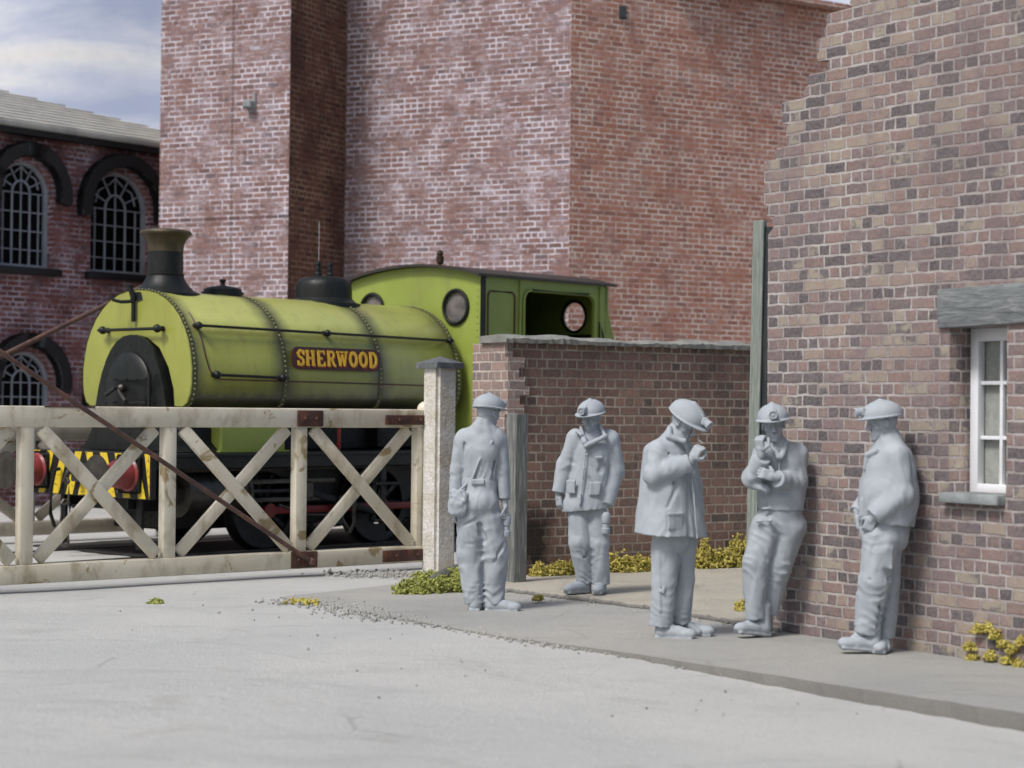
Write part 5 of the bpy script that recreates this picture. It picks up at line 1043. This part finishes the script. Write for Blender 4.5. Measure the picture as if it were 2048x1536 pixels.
# ---- man leaning back on the wall with folded arm, facing the camera
m_ = .001267; f0 = ground(1440+190/2.955, 1277); c = mk(f0, 190, 1468, m_); p4 = person(f0, 'grey figure of a miner leaning by the tall timber, one fist at his chin')
J = dict(pelvis=c(345, 770, .02), waist=c(352, 640, .0), chest=c(350, 460, -.01), neck=c(318, 330, -.04), shl=c(245, 380, -.03), shr=c(450, 385, .02), ell=c(175, 530, -.10), elr=c(435, 560, -.04), wrl=c(215, 385, -.20), wrr=c(290, 520, -.22),
         hipl=c(280, 790), hipr=c(400, 790, .02), knl=c(205, 1020, -.04), knr=c(340, 1050, .03), anl=c(205, 1330, -.02), anr=c(295, 1300, .10), toel=V3(-.1, -.06, 0), toer=V3(-.05, -.1, 0))
hM = frame(math.radians(-6), math.radians(-6), math.radians(-5)); hc = c(296, 222, -.07); fy = (-.25, -.97)
body(p4, J, fy, hc, hM, [(c(208, 372, -.205), mat3((-.15, -.15, 1), (-.7, -.7, 0)), .95, .9), (c(285, 515, -.225), mat3((-.9, -.1, .25), (.1, -1, .1)), .6, .5)])
helmet_obj(hc, hM, p4, LO, HI, .98)
fl = ((fy[0], fy[1], 0), 1.35); F = Field(LO, HI, .0068)
F.cone(c(352, 700), c(352, 620), .165, .165, .05, fl); F.cone(c(352, 620), c(350, 450), .172, .170, .06, fl)
F.cone(c(345, 430), c(262, 395, -.02), .125, .085, .06, fl); F.cone(c(345, 430), c(435, 400, .01), .125, .088, .06, fl)
yoke(F, J, .064); limb(F, [J['shl'], J['ell'], c(222, 415, -.195)], [.068, .074, .056], .03, 1); limb(F, [J['shr'], J['elr'], c(305, 530, -.215)], [.070, .080, .060], .03, 1)
F.cone(c(340, 400), c(322, 330, -.03), .10, .070, .03); F.cone(c(285, 335, -.11), c(315, 405, -.165), .014, .022, .006); F.cone(c(375, 320, -.08), c(330, 405, -.165), .014, .022, .006); F.cone(c(300, 340, -.14), c(325, 345, -.14), .022, .018, .01, mode='s')
F.half(c(352, 715), (0, 0, -1)); F.cone(c(240, 706, -.10), c(460, 690, -.06), .012, .012, .02); F.cone(c(322, 410, -.15), c(322, 500, -.16), .008, .008, .006)
F.cone(c(280, 615, -.15), c(400, 610, -.15), .02, .02, .03, mode='s')
F.cone(c(150, 560, -.12), c(250, 590, -.16), .02, .03, .03)
F.disp(folds(.0052, (16, 16, 8), 11.3, ((J['ell'], .12, .009, (.6, 0, 1), 70), (J['elr'], .12, .008, (1, 0, .4), 70), (c(350, 640, -.1), .12, .006, (0, 0, 1), 70)))); sobj(F, 'shirt', p4)
F = Field(LO, HI, .0068); F.cone(c(345, 780, .02), c(350, 700), .165, .152, .05, fl)
limb(F, [c(272, 810, .0), c(203, 1020, -.03), c(205, 1352, -.02)], [.118, .098, .078], .025, 1); limb(F, [c(410, 810, .02), c(345, 1040, .03), c(292, 1325, .09)], [.118, .096, .076], .025, 1)
F.half(c(350, 688), (0, 0, 1)); F.cone(c(300, 830, -.13), c(262, 1250, -.09), .010, .018, .02, mode='s'); F.cone(c(240, 800, -.14), c(320, 860, -.15), .006, .012, .02, mode='s'); F.cone(c(200, 780, -.12), c(280, 770, -.15), .008, .008, .015)
F.disp(folds(.008, (12, 12, 5.5), 12.7, ((c(205, 1020, -.05), .14, .008, (.6, 0, 1), 60), (c(340, 1060), .13, .007, (-.5, 0, 1), 60), (c(205, 1310), .1, .010, (.2, 0, 1), 75), (c(250, 830, -.1), .12, .007, (.6, 0, .8), 65)))); sobj(F, 'trousers', p4)
boot_obj(p4, c(262, 1452, -.0), (-.95, -.45), .10); boot_obj(p4, c(290, 1440, .16), (-.5, -.8), 0, shaft=(0, 0, .14))

# ---- man leaning back on the wall, hands in pockets, looking left
m_ = .001276; f0 = ground(1650+230/2.743, 1308); c = mk(f0, 230, 1478, m_); p5 = person(f0, 'grey figure of a miner leaning on the ruined wall, hands in pockets')
J = dict(pelvis=c(315, 800, .01), waist=c(330, 650, .0), chest=c(345, 460, .0), neck=c(340, 300, -.01), shl=c(365, 390, -.13), shr=c(310, 390, .15), ell=c(385, 600, -.16), elr=c(290, 600, .17), wrl=c(245, 720, -.17), wrr=c(190, 720, .10),
         hipl=c(310, 830, -.07), hipr=c(330, 830, .09), knl=c(265, 1080, -.10), knr=c(330, 1090, .07), anl=c(212, 1345, -.06), anr=c(330, 1370, .05), toel=V3(-.15, -.02, 0), toer=V3(.0, -.1, 0))
hM = frame(math.radians(-84), math.radians(-8)); hc = c(305, 218, -.01); fy = (-.95, -.3)
body(p5, J, fy, hc, hM, [(c(232, 728, -.15), mat3((-.35, .25, -1), (-.3, -1, .0)), .9, .7), (c(185, 725, .08), mat3((.1, -.1, -1), (-.8, .3, 0)), .8, .7)])
helmet_obj(hc, hM, p5, LO, HI, .98)
fl = ((fy[0], fy[1], 0), 1.03); F = Field(LO, HI, .0068)
F.cone(c(335, 735), c(340, 610), .195, .195, .05, fl); F.cone(c(340, 610), c(350, 450), .205, .178, .08, fl); F.cone(c(350, 450), c(350, 350), .172, .10, .06, fl)
F.cone(c(350, 420), c(365, 405, -.1), .13, .088, .06); F.cone(c(345, 420), c(320, 405, .12), .12, .085, .06)
yoke(F, J, .066); limb(F, [J['shl'], J['ell'], c(235, 722, -.17)], [.072, .088, .066], .03, 1); limb(F, [J['shr'], J['elr'], c(188, 715, .1)], [.070, .078, .062], .03, 1)
F.cone(c(350, 380), c(342, 290), .10, .076, .03); F.cone(c(300, 290, -.05), c(300, 320, -.07), .02, .02, .01); F.cone(c(215, 392, -.05), c(260, 370, -.09), .016, .022, .008); F.cone(c(215, 392, -.05), c(200, 470, -.04), .014, .012, .01)
F.half(c(335, 765), (-.10, 0, -1)); F.cone(c(190, 640, -.06), c(190, 720, -.06), .02, .02, .02)
F.cone(c(425, 400, -.15), c(438, 560, -.15), .006, .016, .03, mode='s'); F.cone(c(285, 610, -.12), c(330, 520, -.13), .010, .016, .03, mode='s')
F.disp(folds(.006, (14, 14, 7), 14.2, ((J['ell'], .12, .010, (.7, 0, .8), 70), (c(250, 690, -.17), .09, .008, (1, 0, -.4), 70), (c(440, 500, -.08), .15, .006, (1, 0, .2), 60)))); sobj(F, 'jacket', p5)
F = Field(LO, HI, .0068); F.cone(c(322, 820, .01), c(325, 730), .172, .165, .05, fl)
limb(F, [c(290, 850, -.07), c(255, 1080, -.09), c(212, 1360, -.05)], [.125, .108, .084], .025, 1); limb(F, [c(345, 860, .08), c(340, 1080, .07), c(330, 1395, .05)], [.118, .098, .08], .025, 1)
F.half(c(325, 705), (0, 0, 1)); F.cone(c(190, 1058, -.19), c(350, 1062, -.14), .007, .009, .015, mode='s'); F.box(c(290, 945, -.185), (.070, .010, .085), frame(0), .02, .02); F.cone(c(290, 1000, -.21), c(345, 1050, -.15), .01, .018, .02, mode='s'); F.cone(c(275, 1100, -.15), c(270, 1330, -.12), .008, .012, .03, mode='s')
F.disp(folds(.008, (12, 12, 5.5), 15.9, ((c(255, 1100, -.1), .13, .008, (.5, 0, 1), 60), (c(290, 1280, -.05), .13, .010, (.5, 0, 1), 65), (c(215, 1320), .1, .010, (-.4, 0, 1), 75), (c(300, 850, -.15), .12, .006, (.5, 0, 1), 60)))); sobj(F, 'trousers', p5)
boot_obj(p5, c(262, 1462, -.06), (-1, -.12), .09); boot_obj(p5, c(338, 1468, .1), (-.35, -1))
# ------------------------------------------------------------------ foam-like weeds and loose stones
ICO = None
def clump(name, lab, pts_, n, size, mat, group=None, cat='weed', flake=.0125):
    """pts_: list of (x,y,z0,rx,ry,rz) lobes in world metres; n small crumbs spread through them"""
    global ICO
    if ICO is None:
        b = bmesh.new(); bmesh.ops.create_icosphere(b, subdivisions=1, radius=1); ICO = (np.array([v.co[:] for v in b.verts]), np.array([[v.index for v in f.verts] for f in b.faces])); b.free()
    base = np.array(pts_[0][:3]); V, Fs = [], []; iv, jf = ICO
    for k in range(n):
        l = pts_[k % len(pts_)]; d = rng.normal(size=3); d /= np.linalg.norm(d); d[2] = abs(d[2]); r_ = rng.uniform(.35, 1.12)**.7
        q = np.array(l[:3])+d*r_*np.array(l[3:])*(1+.25*math.sin(9*d[0]+7*d[1]+k % 3)); s_ = flake*rng.uniform(.5, 1.5)
        vv = iv*s_*rng.uniform(.5, 1.3, size=3)*(1+rng.normal(scale=.28, size=(len(iv), 1)))+q-base; V.append(vv); Fs.append(jf+len(iv)*k)
    V = np.concatenate(V); Fs = np.concatenate(Fs); me = bpy.data.meshes.new(name); me.from_pydata(V.tolist(), [], Fs.tolist()); me.materials.append(mat)
    o = bpy.data.objects.new(name, me); COL.objects.link(o); o.location = base; tag(o, lab, cat, group); return o
def lobes(pix, rx, rz, z=0., ry=None, j=.3):
    out = []
    for (px, py) in pix:
        g_ = ground(px, py, z); k = 1+random.uniform(-j, j); out.append((g_.x, g_.y, z, rx*k, (ry or rx)*k, rz*k*random.uniform(.8, 1.2)))
    return out
clump('weed_clump', 'yellow-green weed clump at the foot of the crusty gate post', lobes([(806, 1190), (822, 1184), (842, 1190), (860, 1178), (876, 1188), (896, 1176), (915, 1186), (842, 1166), (862, 1164), (900, 1158), (922, 1166)], .085, .11), 2800, 1, M_moss2)
k_ = 'mossy weeds along the foot of the yard wall'
def atwall(us, off, z=.05): return [(lambda p: (p.x, p.y, z))(ML+MD*u+MN*off) for u in us]
def wl_lobes(us, off, rx, rz): return [(x, y, z, rx*random.uniform(.7, 1.3), rx*.7, rz*random.uniform(.6, 1.3)) for x, y, z in atwall(us, off)]
clump('weed_clump', 'brownish yellow weeds along the brick wall just right of the sleeper post', wl_lobes([.32, .45, .58, .7, .82, .95], .12, .10, .12), 2400, 1, M_moss, k_)
clump('weed_clump', 'yellow weeds against the brick wall between the buttoned jacket and the long coat', wl_lobes([1.28, 1.4, 1.52, 1.64, 1.76, 1.88], .12, .11, .19), 2800, 1, M_moss, k_)
clump('weed_clump', 'tall yellow weeds against the brick wall right of the man in the long coat', wl_lobes([2.35, 2.46, 2.56, 2.66, 2.78, 2.9], .12, .11, .24), 2600, 1, M_moss, k_)
clump('weed_tuft', 'small dark green tuft at the right end of the brick wall by the tall timber', wl_lobes([3.1, 3.2], .1, .07, .14), 350, 1, M_moss2, None)
clump('weed_tuft', 'tiny green tuft alone on the pale road below the gate', lobes([(308, 1208), (318, 1207)], .045, .035), 160, 1, M_moss2, None, flake=.011)
clump('weed_tuft', 'low tan tuft at the start of the broken kerb line', lobes([(590, 1208), (606, 1206), (622, 1210)], .07, .05), 260, 1, M_moss, None, flake=.012)
clump('weed_tuft', 'tiny yellow tuft on the edge of the yard slab right of the sleeper post', lobes([(1072, 1200), (1077, 1199), (1082, 1199)], .035, .045, .04), 140, 1, M_moss, None, flake=.012)
clump('weed_tuft', 'small yellow tuft beside the boots of the miner leaning by the timber', lobes([(1476, 1222), (1484, 1218)], .035, .07, .05), 160, 1, M_moss, None, flake=.013)
rwl = [(lambda p: (p.x, p.y, z))(WA+WD*u+WN*.02) for u, z in ((1.98, .08), (2.0, .0), (2.05, .2), (2.12, .22), (2.2, .18), (2.27, .13), (2.15, .03), (2.33, .10), (2.30, .02), (2.42, .16), (2.5, .13), (2.4, .0), (2.6, .15), (2.75, .12))]
clump('wall_creeper', 'yellow creeper clinging low on the ruined wall below the white window', [(x, y, z, .045, .04, .05) for x, y, z in rwl], 1900, 1, M_moss, None, 'creeper', flake=.010)
mb = MB(); a = ground(862, 1168); b = ground(918, 1150); mb.tube([a+Vector((0, 0, .04)), a.lerp(b, .4)+Vector((0, 0, .07)), b+Vector((0, 0, .08))], [.035, .045, .03], 8); tag(mb.build('branch', M_sleeper, noise=.006, nscale=6), 'short dark broken branch lying in the weeds by the gate post', 'branch')
V, Fs = [], []; iv, jf = ICO; k = 0
def stones(pix, n, spread, smin, smax):
    global k
    for _ in range(n):
        i = random.randrange(len(pix)-1); t_ = random.random(); px = pix[i][0]+(pix[i+1][0]-pix[i][0])*t_; py = pix[i][1]+(pix[i+1][1]-pix[i][1])*t_
        g_ = ground(px, py); g_.x += random.gauss(0, spread); g_.y += random.gauss(0, spread); s_ = random.uniform(smin, smax)
        V.append(iv*s_*rng.uniform(.6, 1.3, size=3)*(1+rng.normal(scale=.2, size=(len(iv), 1)))+np.array((g_.x, g_.y, roadz(g_.x, g_.y)+.008))); Fs.append(jf+len(iv)*k); k += 1
stones([(590, 1200), (700, 1222), (800, 1240)], 420, .15, .006, .02); stones([(800, 1240), (1000, 1275), (1150, 1296)], 200, .07, .006, .017)
stones([(700, 1150), (830, 1150)], 320, .2, .007, .024); stones([(1150, 1296), (1500, 1345)], 60, .05, .005, .013); stones([(300, 1230), (1500, 1420)], 40, .8, .005, .012); stones([(1020, 1196), (1300, 1228), (1540, 1268)], 130, .02, .006, .016)
me = bpy.data.meshes.new('gravel'); me.from_pydata(np.concatenate(V).tolist(), [], np.concatenate(Fs).tolist()); me.materials.append(M_pave); o = bpy.data.objects.new('gravel', me); COL.objects.link(o); tag(o, kind='stuff')
